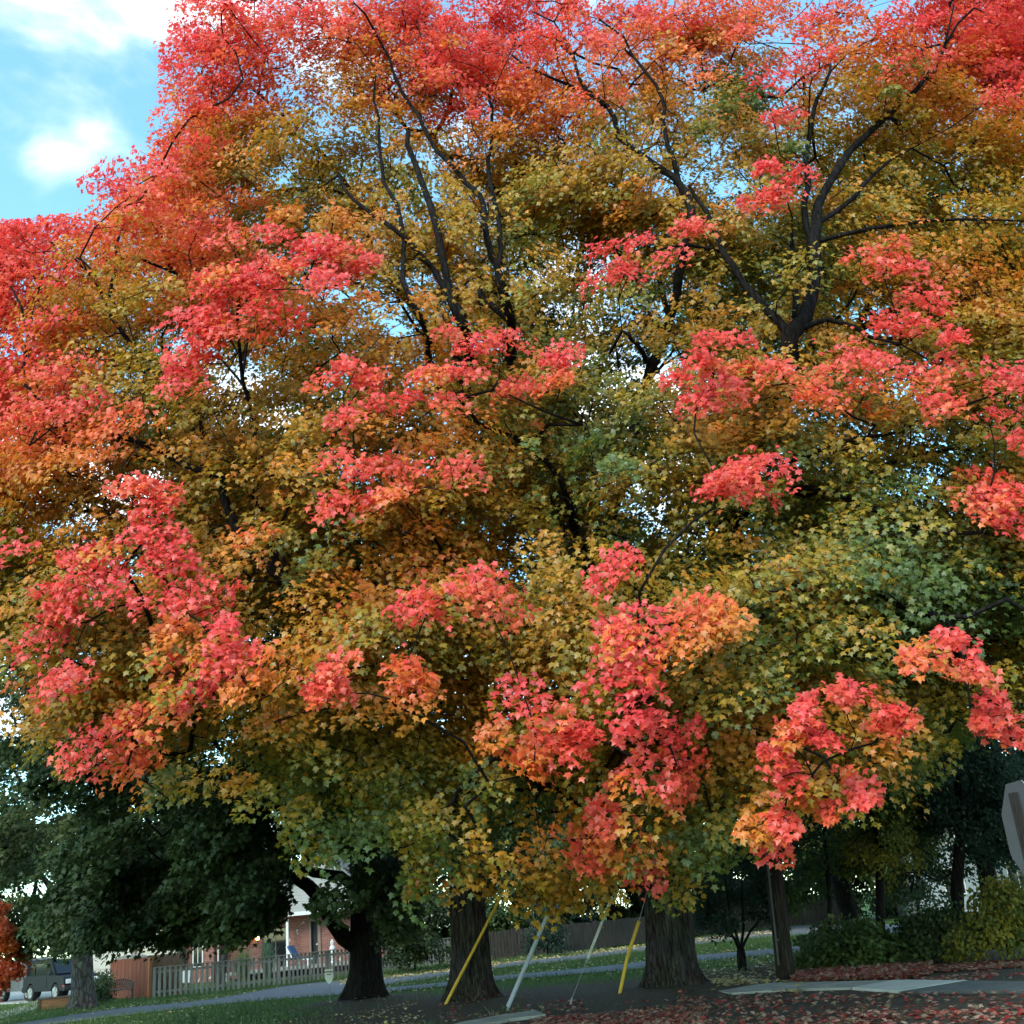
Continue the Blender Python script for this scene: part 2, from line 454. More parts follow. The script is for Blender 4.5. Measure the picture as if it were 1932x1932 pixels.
# bright boughs that hang in front: (u, v, ru, rv, redness, depth offset)
RED = [(1190,1070,75,45,.03,0),(1250,1130,90,50,.03,0),(1150,1190,80,60,.04,0),(1245,1225,65,50,.03,-.2),(1160,1260,85,55,.02,-.3),(1210,1330,75,55,.03,-.3),(1130,1360,70,55,.06,-.2),
(1260,1400,80,55,.1,0),(1310,1440,60,45,.18,0),(1180,1430,80,50,.1,-.3),(1150,1500,60,45,.06,-.2),(1230,1500,75,40,.2,0),(1110,1570,50,38,.33,0),(1180,1570,55,40,.4,0),(1210,1625,32,26,.12,0),(1130,1610,50,33,.5,.2),(1120,1600,25,18,.15,-.1),
(1010,1300,60,45,.12,0),(980,1370,65,45,.28,0),(990,1420,50,40,.3,0),(1050,1400,45,40,.12,0),(1330,1180,50,35,.38,.2),(1385,1165,30,28,.5,.2),(1310,1140,40,25,.25,.1),
(820,1090,60,40,.15,0),(900,1095,65,35,.18,0),(790,1145,45,30,.1,0),(940,1125,30,25,.15,0),(650,1260,65,45,.17,0),(730,1270,70,40,.25,0),(630,1310,45,30,.14,0),(780,1300,35,25,.4,.2),
(510,1245,55,38,.46,-.3),(470,1275,35,25,.46,-.2),(390,1285,40,18,.02,0),
(100,1035,95,30,.03,0),(230,1000,90,50,.03,-.2),(180,1070,100,55,.03,-.2),(290,1050,80,55,.05,-.2),(130,1130,70,50,.08,0),(220,1120,70,50,.03,-.2),(330,1110,70,50,.05,-.2),(390,1090,70,45,.06,-.1),(400,1170,70,50,.02,-.2),(430,1220,45,40,.02,-.2),(130,1200,60,55,.06,0),(130,1260,30,30,.03,0),(280,940,60,45,.1,0),(250,920,40,30,.2,0),(300,1170,60,35,.35,.3),
(150,1400,60,35,.2,0),(220,1370,55,30,.26,0),(210,1420,60,35,.2,0),(300,1350,60,45,.4,.1),(330,1290,60,45,.45,.1),(260,1450,28,35,.32,0),(290,1250,45,30,.4,.1),
(480,500,110,60,.05,-.2),(570,500,90,50,.06,-.2),(400,560,95,70,.04,-.2),(370,640,85,75,.03,-.2),(470,600,60,50,.07,-.2),(650,475,85,45,.08,-.2),(440,470,70,45,.05,0),(520,460,70,45,.05,0),(600,450,70,45,.07,0),(680,475,60,38,.1,0),(430,540,80,50,.03,0),(540,530,70,45,.04,0),(380,600,70,50,.04,-.1),(360,660,60,50,.02,-.1),(340,700,40,28,.02,-.1),(600,520,40,30,.08,0),(430,620,40,40,.1,0),(520,590,40,30,.1,0),(690,570,60,35,.4,.2),(760,560,50,35,.42,.2),
(860,650,70,40,.04,0),(950,650,70,40,.03,0),(1040,660,55,40,.05,0),(900,690,60,30,.08,0),(1060,710,40,35,.12,0),(820,720,60,35,.1,0),(700,730,60,35,.12,0),(640,700,50,25,.1,0),(660,770,50,28,.06,0),(760,760,50,30,.12,0),(850,770,45,25,.2,0),(960,720,50,25,.2,0),(660,890,50,40,.08,0),(700,920,50,22,.1,0),(760,880,50,30,.25,0),(850,880,40,30,.15,0),(640,930,30,18,.06,0),
(1170,480,50,35,.04,0),(1230,470,50,35,.04,0),(1170,525,45,30,.05,0),(1300,440,55,28,.08,0),(1340,415,40,28,.12,0),(1440,320,40,32,.05,0),(1490,330,40,30,.06,0),(1430,365,30,22,.05,0),(1470,370,40,25,.15,.2),
(1450,150,45,40,.06,0),(1500,130,45,40,.06,0),(1470,200,40,32,.05,0),(1540,120,35,35,.12,0),(1560,90,40,35,.1,0),
(1340,660,60,35,.04,0),(1410,660,60,38,.05,0),(1320,710,55,40,.04,0),(1380,720,55,30,.08,0),(1300,770,35,38,.07,0),(1460,680,30,25,.1,0),(1390,880,50,28,.1,0),(1340,910,45,28,.13,0),(1390,920,40,25,.07,0),(1430,870,30,22,.1,0),
(1640,490,40,40,.1,0),(1680,470,30,30,.15,0),(1700,530,70,45,.08,0),(1770,560,60,38,.08,0),(1640,590,60,45,.1,0),(1720,600,60,40,.05,0),(1600,640,60,38,.05,0),(1680,660,55,38,.08,0),(1740,670,55,35,.06,0),(1550,690,50,35,.15,0),(1550,750,50,35,.2,0),(1620,740,40,30,.22,0),(1810,660,60,38,.06,0),(1870,690,60,40,.05,0),(1920,700,50,40,.05,0),(1890,760,55,40,.04,0),(1800,740,50,35,.12,0),(1920,810,40,40,.06,0),(1880,900,45,30,.15,0),(1910,950,50,40,.08,0),(1880,985,35,28,.12,0),(1860,940,30,24,.25,.1),
(1750,1230,55,28,.09,-.5),(1800,1225,45,25,.09,-.5),(1740,1270,50,28,.2,-.4),(1820,1280,40,25,.2,-.4),(1880,1340,45,30,.06,-.6),(1900,1390,45,38,.07,-.6),(1860,1380,30,22,.12,-.5),(1650,1375,55,22,.13,-.5),(1690,1360,35,18,.12,-.5),(1600,1325,35,25,.1,-.4),(1520,1350,45,32,.06,-.5),(1500,1390,40,28,.05,-.5),(1550,1410,38,24,.1,-.5),(1470,1440,35,26,.09,-.5),(1480,1480,28,18,.12,-.5),(1570,1480,40,28,.25,-.6),(1630,1515,40,25,.1,-.8),(1580,1540,40,25,.22,-.8),(1520,1530,35,28,.4,-.6),(1480,1570,35,28,.2,-.8),(1465,1605,30,22,.1,-.9),(1420,1580,30,28,.45,-.6),(1430,1530,45,35,.6,-.4),(1530,1470,45,35,.62,-.3),
(340,60,60,60,.03,.3),(310,120,40,40,.02,.3),(400,30,60,50,.05,.3),(360,170,60,50,.06,.3),(300,230,45,40,.04,.3),(330,270,60,45,.08,.3),(230,310,55,35,.04,.3),(280,340,60,40,.1,.3),(190,350,45,40,.05,.3),(230,400,60,40,.1,.3),(120,445,70,35,.04,.3),(50,440,60,30,.04,.3),(40,510,60,40,.06,.3),(120,500,60,38,.12,.3),(60,590,65,45,.06,.3),(30,660,55,45,.08,.3),(100,680,50,40,.12,.3),(130,740,45,32,.04,.2),(60,770,50,30,.15,.3),(200,770,70,30,.3,.2),(230,800,60,28,.32,.2),(110,850,50,30,.35,.3),(170,870,60,30,.4,.3),(20,800,40,40,.15,.3),
(440,110,60,50,.15,.3),(520,40,60,50,.12,.3),(620,30,60,45,.15,.3),(720,40,60,45,.1,.3),(860,70,60,45,.08,.2),(880,140,55,45,.06,.2),(900,200,45,40,.06,.2),(960,90,60,50,.1,.2),(1030,40,60,45,.12,.2),(1120,60,60,45,.12,.2),(1110,160,50,40,.2,.3),(1190,40,55,40,.08,.2),(1330,120,50,40,.25,.3),(1420,40,60,45,.15,.3),(1530,40,60,45,.1,.2),(1650,40,60,45,.08,.2),(1690,100,50,40,.1,.2),(1760,50,55,45,.06,.2),(1860,60,55,45,.06,.2),(1830,110,55,40,.05,.2),(1900,130,50,45,.06,.2),(1870,180,45,35,.08,.2),(1250,90,45,35,.3,.3),(1170,170,45,35,.25,.3)]
GREENFRONT = [(1340,1560,48,42,.92,.5),(1300,1605,48,38,.88,.6),(1260,1655,42,24,.8,.9),(1365,1605,28,24,.86,.5),(1230,1590,45,35,.75,.5),(1330,1500,50,40,.9,.9),(1060,1690,65,30,.66,1.0),(1010,1700,30,22,.68,.8),(1125,1670,48,32,.7,1.2),(1000,1650,40,25,.75,1.2),(830,1600,60,35,.72,.6),(900,1600,45,35,.7,.8),(930,1660,35,25,.75,1.0),(400,1470,60,40,.74,.5),(320,1490,50,30,.7,.5),(500,1470,60,40,.76,.5),(560,1540,40,30,.78,.4),(1400,180,60,45,.95,.6),(1480,250,60,40,.97,.6),(1340,260,50,40,.9,.7),(1700,150,60,40,.92,.7),(1100,830,70,30,.92,.3),(1020,850,50,30,.85,.3),(1170,860,50,30,.95,.4),(830,1520,80,45,.82,.5),(880,1480,70,40,.84,.5),(760,1560,60,35,.78,.5),(640,1560,60,35,.8,.6),(910,1540,50,40,.7,.5),(600,1590,35,30,.78,.6),(830,1660,50,28,.68,.4),(780,1640,40,30,.72,.5)]
LIMBS_B = [  # (points (u,v,Y), r0, r1)
 ([(868,1560,24.3),(825,1440,22.6),(765,1350,20.2),(707,1290,18.6),(640,1225,17.4),(580,1168,16.6),(530,1100,16.3),(476,1045,16.2),(440,980,16.4),(420,900,16.8)], 0.168, 0.040),
 ([(765,1350,20.2),(600,1345,18.6),(480,1310,17.6),(413,1268,16.6),(360,1230,16),(283,1170,15.3),(268,1130,14.8),(235,1075,14.6)], 0.088, 0.016),
 ([(480,1312,17.6),(350,1320,16.6),(240,1370,15.6),(150,1405,15.1)], 0.040, 0.012),
 ([(880,1560,24.3),(900,1400,24.5),(905,1150,24.6),(885,900,24.6),(880,700,24),(877,620,23.6),(857,573,23.4),(844,533,23.2),(837,483,23),(824,433,22.8),(804,383,22.6),(790,340,22.4),(770,250,22)], 0.216, 0.040),
 ([(905,1150,24.6),(960,800,24.5),(957,600,24),(945,530,23.8),(940,470,23.6),(930,380,23.3),(925,270,23),(920,160,22)], 0.128, 0.024),
 ([(957,600,24),(925,570,23.8),(908,545,23.7),(907,580,23.6)], 0.064, 0.032),
 ([(885,850,24.5),(800,640,23),(757,460,22),(751,417,21.8),(734,360,21.5),(716,283,21),(705,190,20.6)], 0.096, 0.020),
 ([(945,530,23.8),(904,367,21.8),(871,333,21.4),(857,313,21.2),(827,283,20.9),(807,250,20.6),(777,207,20.2),(757,173,19.9),(741,140,19.6),(731,103,19.2),(711,67,18.9),(694,33,18.6),(667,5,18.3)], 0.060, 0.016),
 ([(420,900,16.8),(300,850,17),(133,805,16.8),(93,765,16.8),(50,712,16.8),(45,628,16.7),(20,540,16.8)], 0.056, 0.014),
 ([(530,1100,16.3),(500,1000,16.8),(482,878,17.3),(480,762,17.1),(440,712,17.0),(412,672,16.9)], 0.060, 0.016),
 ([(482,800,17.2),(467,720,17),(470,650,16.9),(490,610,16.9)], 0.028, 0.010),
 ([(440,980,16.4),(360,770,17.6),(290,692,18.1),(235,628,18),(205,590,18),(215,540,18),(220,455,17.9),(250,400,17.8)], 0.044, 0.012),
 ([(205,590,18),(180,520,17.9),(130,480,17.8),(92,455,17.8)], 0.024, 0.010),
 ([(548,1125,16.4),(537,1060,16.2),(525,1000,16.2)], 0.040, 0.016),
 ([(877,620,23.6),(820,500,22.5),(700,410,21),(640,330,20)], 0.064, 0.024),
 ([(885,850,24.5),(820,830,21),(760,800,18),(700,770,15.9)], 0.048, 0.012),
]
LIMBS_A = [
 ([(1238,1670,23.8),(1150,1590,22),(1097,1542,20),(1040,1480,18.2),(997,1460,17.2),(930,1430,16.4)], 0.158, 0.040),
 ([(1250,1620,24),(1185,1350,24),(1115,1100,20),(1070,960,17.2),(1032,870,16.6),(980,825,16.2),(910,800,15.9),(870,750,15.5),(930,735,15.0)], 0.165, 0.020),
 ([(1000,840,16.3),(1030,800,15.9),(1090,795,15.6),(1030,775,15.2),(960,745,14.9)], 0.033, 0.010),
 ([(1258,1620,24),(1290,1400,24),(1340,1150,22.6),(1400,900,20.2),(1465,720,18.2),(1488,635,17.6)], 0.198, 0.125),
 ([(1488,635,22.7),(1471,617,22.5),(1438,573,22.2),(1405,533,22),(1388,500,21.8),(1368,477,21.6),(1340,430,21.2),(1300,350,20.6)], 0.079, 0.026),
 ([(1488,635,22.7),(1515,593,22.5),(1528,550,22.3),(1538,500,22.1),(1535,457,21.9),(1541,423,21.7)], 0.099, 0.066),
 ([(1500,600,22.6),(1503,560,22.5),(1505,510,22.4),(1495,440,22.2)], 0.059, 0.033),
 ([(1535,457,21.9),(1520,390,21.4),(1518,300,20.8),(1535,233,20.2),(1551,167,19.6),(1567,120,19.2)], 0.053, 0.017),
 ([(1541,423,21.7),(1588,387,21.2),(1651,330,20.4),(1720,280,19.6)], 0.040, 0.013),
 ([(1541,423,21.7),(1555,360,21.2),(1571,327,20.9),(1601,277,20.4),(1655,247,19.9),(1705,193,19.3),(1781,90,18.6),(1838,15,18.2)], 0.059, 0.020),
 ([(1781,90,18.6),(1790,60,18.5),(1800,10,18.3)], 0.023, 0.013),
 ([(1535,457,21.9),(1600,440,20.5),(1745,420,19.2),(1850,412,18.6),(1930,417,18.2)], 0.033, 0.011),
 ([(1115,1100,20),(1230,700,22),(1300,450,22.8),(1290,370,22),(1211,290,21.3),(1171,247,20.7),(1141,203,20.2),(1071,160,19.5),(997,120,18.9),(967,105,18.7)], 0.092, 0.017),
 ([(1141,203,20.2),(1107,160,19.8),(1075,90,19.3),(1041,50,19),(1004,22,18.8)], 0.033, 0.012),
 ([(1290,370,22),(1277,300,21.3),(1261,270,21),(1251,233,20.7),(1244,187,20.3),(1221,127,19.6),(1177,70,19),(1131,37,18.6)], 0.053, 0.015),
 ([(1375,1000,21),(1460,930,18),(1535,924,16.8),(1588,941,16.3),(1638,964,16),(1688,979,15.8),(1731,988,15.7),(1850,1005,15.3)], 0.086, 0.023),
 ([(1330,1200,22.8),(1450,1120,18.5),(1568,1111,16.6),(1621,1111,16.1),(1655,1116,15.8),(1698,1141,15.4),(1738,1158,15.2),(1820,1158,14.8),(1900,1130,14.6)], 0.099, 0.026),
 ([(1760,1158,15.1),(1790,1180,14.9),(1812,1212,14.6),(1830,1260,14.2)], 0.036, 0.013),
 ([(1400,900,20.2),(1480,868,17.4),(1565,836,16.4),(1628,831,16.1),(1701,818,15.9),(1751,788,15.7),(1821,768,15.5),(1890,740,15.2)], 0.053, 0.013),
 ([(1488,635,17.6),(1560,600,17),(1640,640,17.5),(1700,650,16.3)], 0.040, 0.013),
 ([(1340,1150,22.6),(1290,1180,19),(1240,1200,16.8),(1200,1150,15.2)], 0.053, 0.013),
 ([(1150,1590,22),(1130,1500,18),(1160,1400,16.2),(1200,1300,15.2)], 0.059, 0.013),
 ([(1290,1400,24),(1420,1380,19),(1500,1400,15.5),(1580,1480,13.8)], 0.053, 0.010),
 ([(1240,700,24),(1190,640,22),(1180,625,21),(1150,668,20.4)], 0.059, 0.020),
 ([(1368,477,21.6),(1300,470,19),(1220,480,17.2)], 0.033, 0.010),
]
REDC = np.array([(r[0], r[1]) for r in RED])
sprays = []     # (pos, out, R, t, nleaf, bough index)
boughs = []     # (base point, pos)
CR = np.array([(-2.6, 24.0), (4.8, 23.6)])      # crown axes
def outdir(c):
    d = CR - c[:2]; i = int(np.argmin(np.hypot(d[:, 0], d[:, 1] * 0.8)))
    o = np.array([c[0] - CR[i, 0], c[1] - CR[i, 1], 0.0]); L = np.linalg.norm(o)
    return o / (L + 1e-6) if L > 0.5 else np.array([0, -1.0, 0])
for lst, dense in ((RED, 1.0), (GREENFRONT, 0.9)):
    for (u, v, ru, rv, t, dy) in lst:
        low = u > 1400 and v > 1200
        sc_ = 0.62 if low else 1.05
        if low: v -= 22
        ru, rv = ru * sc_, rv * sc_
        Y = float(yfront(u, v)) - (1.25 if low else 1.6) + dy + rng.normal(0, 0.2)
        ppm = F / Y / 1.06
        k = max(2, int(round(ru * rv * 3.1 / (0.36 * ppm) ** 2 / 2.1 * dense * (.62 if low else .95))))
        c = P(u, v, Y); o = outdir(c)
        boughs.append((c - 0.35 * o + np.array([0, 0, -0.25])))
        for _ in range(k):
            a = rng.uniform(0, 2 * math.pi); rr = math.sqrt(rng.uniform(0, 1)) * 0.82
            uu, vv = u + ru * rr * math.cos(a), v + rv * rr * math.sin(a)
            p = P(uu, vv, Y + 0.5 * rr + rng.normal(0, 0.18))
            if in_sky(uu, vv, 12): continue
            tt = t + rng.normal(0, 0.045) + (0.12 * max(0, (vv - v) / rv) + .22 * rr ** 4 * rng.random()) * (t < .5)
            if rng.random() < 0.07: tt += 0.3
            sprays.append((p, unit(o + rng.normal(0, .35, 3) * (1, 1, .3)), (.25 if low else .37) * rng.uniform(.75, 1.3), tt, int((62 if low else 96) * rng.uniform(.75, 1.2)), len(boughs) - 1))
tries = 0; nf = 0
while nf < 1420 and tries < 90000:
    tries += 1
    u = rng.uniform(-420, 2350); v = rng.uniform(-520, 1700)
    vb = np.interp(u, BOT_U, BOT_V)
    q = rng.random()
    dep = rng.uniform(.35, 3.0) if q < 0.47 else (rng.uniform(2.6, 9) if q < 0.8 else rng.uniform(9, 14))
    off = not (-120 < u < 2050 and -120 < v)
    if off and rng.random() < 0.45: continue
    if v > vb - 100 + (0 if dep < 3 else 40): continue
    if dep > 3 and v > 1560: continue
    Y = float(yfront(u, v)) + dep
    c = P(u, v, Y)
    if c[2] > 22 or c[2] < 2.6: continue
    if in_sky(u, v, 75 * 17 / Y): continue
    if c[0] < -15 or c[0] > 17: continue
    if rng.random() > min(1.0, (np.linalg.norm(c - CAM) / 29.0) ** 2 * (1.5 if v > 1000 else 1.0) * (1.15 if dep > 3 else 1)): continue
    t = tfield(u, v) + 0.012 * dep + rng.normal(0, 0.06)
    if dep < 4:      # leaves next to the reddest boughs have started to turn as well
        dn = np.min(np.hypot(REDC[:, 0] - u, REDC[:, 1] - v)); t -= .11 * math.exp(-(dn / 60) ** 2)
    o = outdir(c)
    rad = rng.uniform(0.9, 1.7)
    boughs.append(c - 0.45 * rad * o - np.array([0, 0, 0.45 * rad])); bi = len(boughs) - 1; nf += 1
    for _ in range(int(7.5 * rad)):
        d = unit(rng.normal(0, 1, 3) + 0.8 * o + np.array([0, 0, 0.5])) * rng.uniform(.35, 1) * rad
        d[2] *= 0.7
        p = c + d
        uu, vv = proj(p)
        if in_sky(uu, vv, 20) or vv > np.interp(uu, BOT_U, BOT_V) - 52: continue
        if 2.2 > p[2]: continue
        sprays.append((p, unit(o + rng.normal(0, .4, 3) * (1, 1, .3)), rng.uniform(.36, .62), t + rng.normal(0, .06) - 0.09 * d[2], int(82 * rng.uniform(.6, 1.35)), bi))

def fwd(q):
    # the outer ends of the upper limbs run along the underside of the crown, near its front
    u, v, Y = q
    if v > 760: return q
    wgt = min(1.0, (760 - v) / 110)
    return (u, v, Y + wgt * (min(Y, float(yfront(u, v)) + 0.5) - Y))
def make_maple(name, base, trunk_px, trunk_r, limbs, label, roots, seed):
    root = empty('maple_tree', base, label, 'tree', 'large sugar maples in autumn colour')
    Y0 = float(base[1]); tp = [base] + [P(u, v, Y0) for u, v, _ in trunk_px]
    fix = lambda q: P(q[0], q[1], q[2] + (Y0 - 24.2) * min(1.0, max(0.0, (q[2] - 19) / 5)))
    tr = trunk_mesh('trunk', tp, trunk_r, BARK, root, seed=seed, ridge=0.13, flare=0.5, flare_h=0.75, roots=roots, ns=96, step=0.055)
    sk = Skeleton(base)
    sk.limb(tp, trunk_r[0], trunk_r[-1], start=0, trunk=True)
    for pts, r0, r1 in limbs: sk.limb([fix(fwd(q)) for q in pts], r0 * 1.12, r1 * 1.25, step=0.4)
    sk.zmin = 2.7; print(name, Y0)
    return root, sk
def fwd2(q, sk):
    Y0 = float(sk.p[0][1]); q = fwd(q)
    return P(q[0], q[1], q[2] + (Y0 - 24.2) * min(1.0, max(0.0, (q[2] - 19) / 5)))
rootB, skB = make_maple('maple', BASE_B, [(889,1800,24.6),(882,1700,24.5),(876,1600,24.4),(872,1530,24.3)], [.50, .42, .38, .35, .29], LIMBS_B,
    'large maple with red and gold leaves, trunk behind the longest yellow guy sleeve', 6, 2)
rootA, skA = make_maple('maple', BASE_A, [(1266,1800,23.35),(1263,1720,23.5),(1258,1640,23.7),(1254,1570,23.85)], [.54, .51, .50, .48, .40], LIMBS_A,
    'largest maple, red and olive leaves, thick furrowed trunk beside the short bent yellow sleeve', 7, 5)
owner = []
order = sorted(range(len(boughs)), key=lambda i: min(skA.dist(boughs[i]), skB.dist(boughs[i])))
owner = [None] * len(boughs)
gA = np.array(skA.p[:skA.n]); gB = np.array(skB.p[:skB.n])
for i in order:
    b = boughs[i]
    dA = np.min(np.linalg.norm(gA - b, axis=1)); dB = np.min(np.linalg.norm(gB - b, axis=1))
    sk = skA if dA < dB else skB
    owner[i] = sk
    sk.reach(b, wl=0.16, bow=0.45, step=0.55, jit=0.12)
sp_by = {id(skA): [], id(skB): []}
for s in sprays: sp_by[id(owner[s[5]])].append(s)
def spray_leaves(sl, lsize, ncol, droop=0.62, shade=None):
    C = np.array([s[0] for s in sl]); O = np.array([s[1] for s in sl]); R = np.array([s[2] for s in sl]); T = np.array([s[3] for s in sl])
    N = np.array([s[4] for s in sl])
    idx = np.repeat(np.arange(len(sl)), N); n = len(idx)
    o = O[idx]; o2 = unit(o + np.array([0, 0, -droop]))
    nr = unit(np.array([0, 0, 1.0]) - o2 * o2[:, 2:3]); sd = np.cross(o2, nr)
    a = rng.uniform(0, 2 * math.pi, n); rr = np.sqrt(rng.uniform(0, 1, n)) * R[idx]
    x, y = rr * np.cos(a) * 1.4 + 0.15 * R[idx], rr * np.sin(a) * .82
    z = rng.normal(0, 0.20, n) * R[idx] - 0.30 * rr ** 2 / R[idx]
    pos = C[idx] + x[:, None] * o2 + y[:, None] * sd + z[:, None] * nr
    nm = unit(0.75 * nr + 0.45 * o + rng.normal(0, 0.42, (n, 3)))
    tip = unit(0.55 * o2 + 0.45 * (y / R[idx])[:, None] * sd + np.array([0, 0, -0.6]) + rng.normal(0, 0.35, (n, 3)))
    t = T[idx] + rng.normal(0, 0.055, n) - 0.05 * z / (R[idx] * .25)
    col = ncol(t) * rng.uniform(0.82, 1.15, n)[:, None]
    size = lsize * rng.uniform(0.72, 1.22, n)
    return pos, nm, tip, size, np.clip(col, 0, 1)
for root, sk in ((rootB, skB), (rootA, skA)):
    sl = sp_by[id(sk)]
    for s in sl:
        i = sk.reach(s[0] - 0.2 * s[2] * s[1] + np.array([0, 0, -0.06]), wl=0.10, bow=0.4, step=0.35, jit=0.10)
        # two twigs inside the spray
        for sg in (-1, 1):
            sd = np.cross(s[1], (0, 0, 1.0))
            if in_sky(*proj(s[0] + 0.8 * s[2] * s[1] + sg * .4 * s[2] * sd), 14): continue
            j = sk.add(s[0] + 0.28 * s[2] * s[1] + sg * 0.3 * s[2] * sd + rng.normal(0, .03, 3), i)
            sk.add(s[0] + 0.75 * s[2] * s[1] + sg * 0.5 * s[2] * sd + np.array([0, 0, -.12 * s[2]]) + rng.normal(0, .04, 3), j)
    sk.mesh('branches', BARK_DARK, root, rtip=0.0045, rmax=0.33)
    pos, nm, tip, size, col = spray_leaves(sl, 0.090, ramp)
    # the big limbs run bare along the underside of the crown: no leaves grow on their lower, outer side
    bare_k = np.zeros(len(pos), bool); nd = np.array([0, -.80, -.60])
    for pts, r0, r1 in (LIMBS_B if sk is skB else LIMBS_A):
        Q = [np.array(fwd2(q, sk)) for q in pts]
        for a_, b_ in zip(Q[:-1], Q[1:]):
            L_ = np.linalg.norm(b_ - a_)
            near = np.flatnonzero(np.all((pos > np.minimum(a_, b_) - 2.2) & (pos < np.maximum(a_, b_) + 2.2), 1))
            if len(near) == 0: continue
            pp = pos[near]
            for t_ in np.arange(0, 1, .12 / max(L_, .12)):
                d_ = pp - (a_ + (b_ - a_) * t_)
                c_ = d_ @ nd
                lat = np.linalg.norm(d_ - c_[:, None] * nd, axis=1)
                bare_k[near[(c_ > -.05) & (c_ < 2.5) & (lat < .10 + r0 * .6)]] = True
    bare_k &= rng.random(len(pos)) < .9
    u = HALF + F * ((pos - CAM) @ _r) / ((pos - CAM) @ _f); v = HALF - F * ((pos - CAM) @ _u) / ((pos - CAM) @ _f)
    k = ~in_sky(u, v, -6) & ~(bare_k & (v < 1600))
    org = sk.p[0]
    leaf_mesh('crown', (pos - org)[k], nm[k], tip[k], size[k], col[k], (LOBED_V, LOBED_F), MAPLE_LEAF, root)
    import sys; print('maple', file=sys.stderr); print('maple', len(sl), 'sprays', int(k.sum()), 'leaves', sk.n, 'nodes')
# ================================================================== ground and paving
def sheet(name, outline, z, m, sub=0):
    me = bpy.data.meshes.new(name)
    me.from_pydata([(p[0], p[1], z) for p in outline], [], [tuple(range(len(outline)))])
    o = link_mesh(name, me, m); o['kind'] = 'structure'
    return o
def slab(name, outline, z0, z1, m):
    b = MB(); b.prism([(p[0], p[1]) for p in outline], 'z', z0, z1)
    o = b.build(name, m); o['kind'] = 'structure'
    return o
def smooth_line(pts, k=6):
    pts = [np.array(p[:2], float) for p in pts]
    Q = [2 * pts[0] - pts[1]] + pts + [2 * pts[-1] - pts[-2]]
    out = []
    for a in range(1, len(Q) - 2):
        for j in range(k):
            t = j / k; p0, p1, p2, p3 = Q[a - 1], Q[a], Q[a + 1], Q[a + 2]
            out.append(0.5 * (2 * p1 + (p2 - p0) * t + (2 * p0 - 5 * p1 + 4 * p2 - p3) * t * t + (3 * p1 - p0 - 3 * p2 + p3) * t ** 3))
    out.append(pts[-1]); return out
# lawn: grass, bare earth round the trunks, leaf-stained soil; one sheet to the horizon
m, n, out = new_mat('lawn')
b = n.nodes.new('ShaderNodeBsdfPrincipled'); b.inputs['Roughness'].default_value = 0.95; b.inputs['Specular IOR Level'].default_value = 0.1
t = n.nodes.new('ShaderNodeTexCoord')
nz = n.nodes.new('ShaderNodeTexNoise'); nz.inputs['Scale'].default_value = 9; nz.inputs['Detail'].default_value = 10; nz.inputs['Roughness'].default_value = .75
nb = n.nodes.new('ShaderNodeTexNoise'); nb.inputs['Scale'].default_value = 0.55; nb.inputs['Detail'].default_value = 6
n.links.new(t.outputs['Object'], nz.inputs['Vector']); n.links.new(t.outputs['Object'], nb.inputs['Vector'])
rg = n.nodes.new('ShaderNodeValToRGB')
rg.color_ramp.elements[0].color = (.022, .046, .011, 1); rg.color_ramp.elements[0].position = .3
rg.color_ramp.elements[1].color = (.085, .14, .038, 1); rg.color_ramp.elements[1].position = .72
re = n.nodes.new('ShaderNodeValToRGB')
re.color_ramp.elements[0].color = (.036, .028, .021, 1); re.color_ramp.elements[0].position = .32
re.color_ramp.elements[1].color = (.15, .115, .085, 1); re.color_ramp.elements[1].position = .72
n.links.new(nz.outputs['Fac'], rg.inputs[0]); n.links.new(nz.outputs['Fac'], re.inputs[0])
at = n.nodes.new('ShaderNodeAttribute'); at.attribute_name = 'bare'
ad = n.nodes.new('ShaderNodeMath'); ad.operation = 'MULTIPLY_ADD'; ad.inputs[1].default_value = 1.0
sb = n.nodes.new('ShaderNodeMath'); sb.operation = 'MULTIPLY_ADD'; sb.inputs[1].default_value = 0.8; sb.inputs[2].default_value = -0.40
n.links.new(nb.outputs['Fac'], sb.inputs[0]); n.links.new(at.outputs['Fac'], ad.inputs[0]); n.links.new(sb.outputs[0], ad.inputs[2])
rr_ = n.nodes.new('ShaderNodeValToRGB'); rr_.color_ramp.elements[0].position = .38; rr_.color_ramp.elements[1].position = .62
n.links.new(ad.outputs[0], rr_.inputs[0])
mx = n.nodes.new('ShaderNodeMix'); mx.data_type = 'RGBA'
n.links.new(rr_.outputs[0], mx.inputs[0]); n.links.new(rg.outputs[0], mx.inputs[6]); n.links.new(re.outputs[0], mx.inputs[7])
n.links.new(mx.outputs[2], b.inputs['Base Color'])
bp = n.nodes.new('ShaderNodeBump'); bp.inputs['Strength'].default_value = 0.9; bp.inputs['Distance'].default_value = 0.05
n.links.new(nz.outputs['Fac'], bp.inputs['Height']); n.links.new(bp.outputs[0], b.inputs['Normal'])
n.links.new(b.outputs[0], out.inputs[0])
LAWN = m
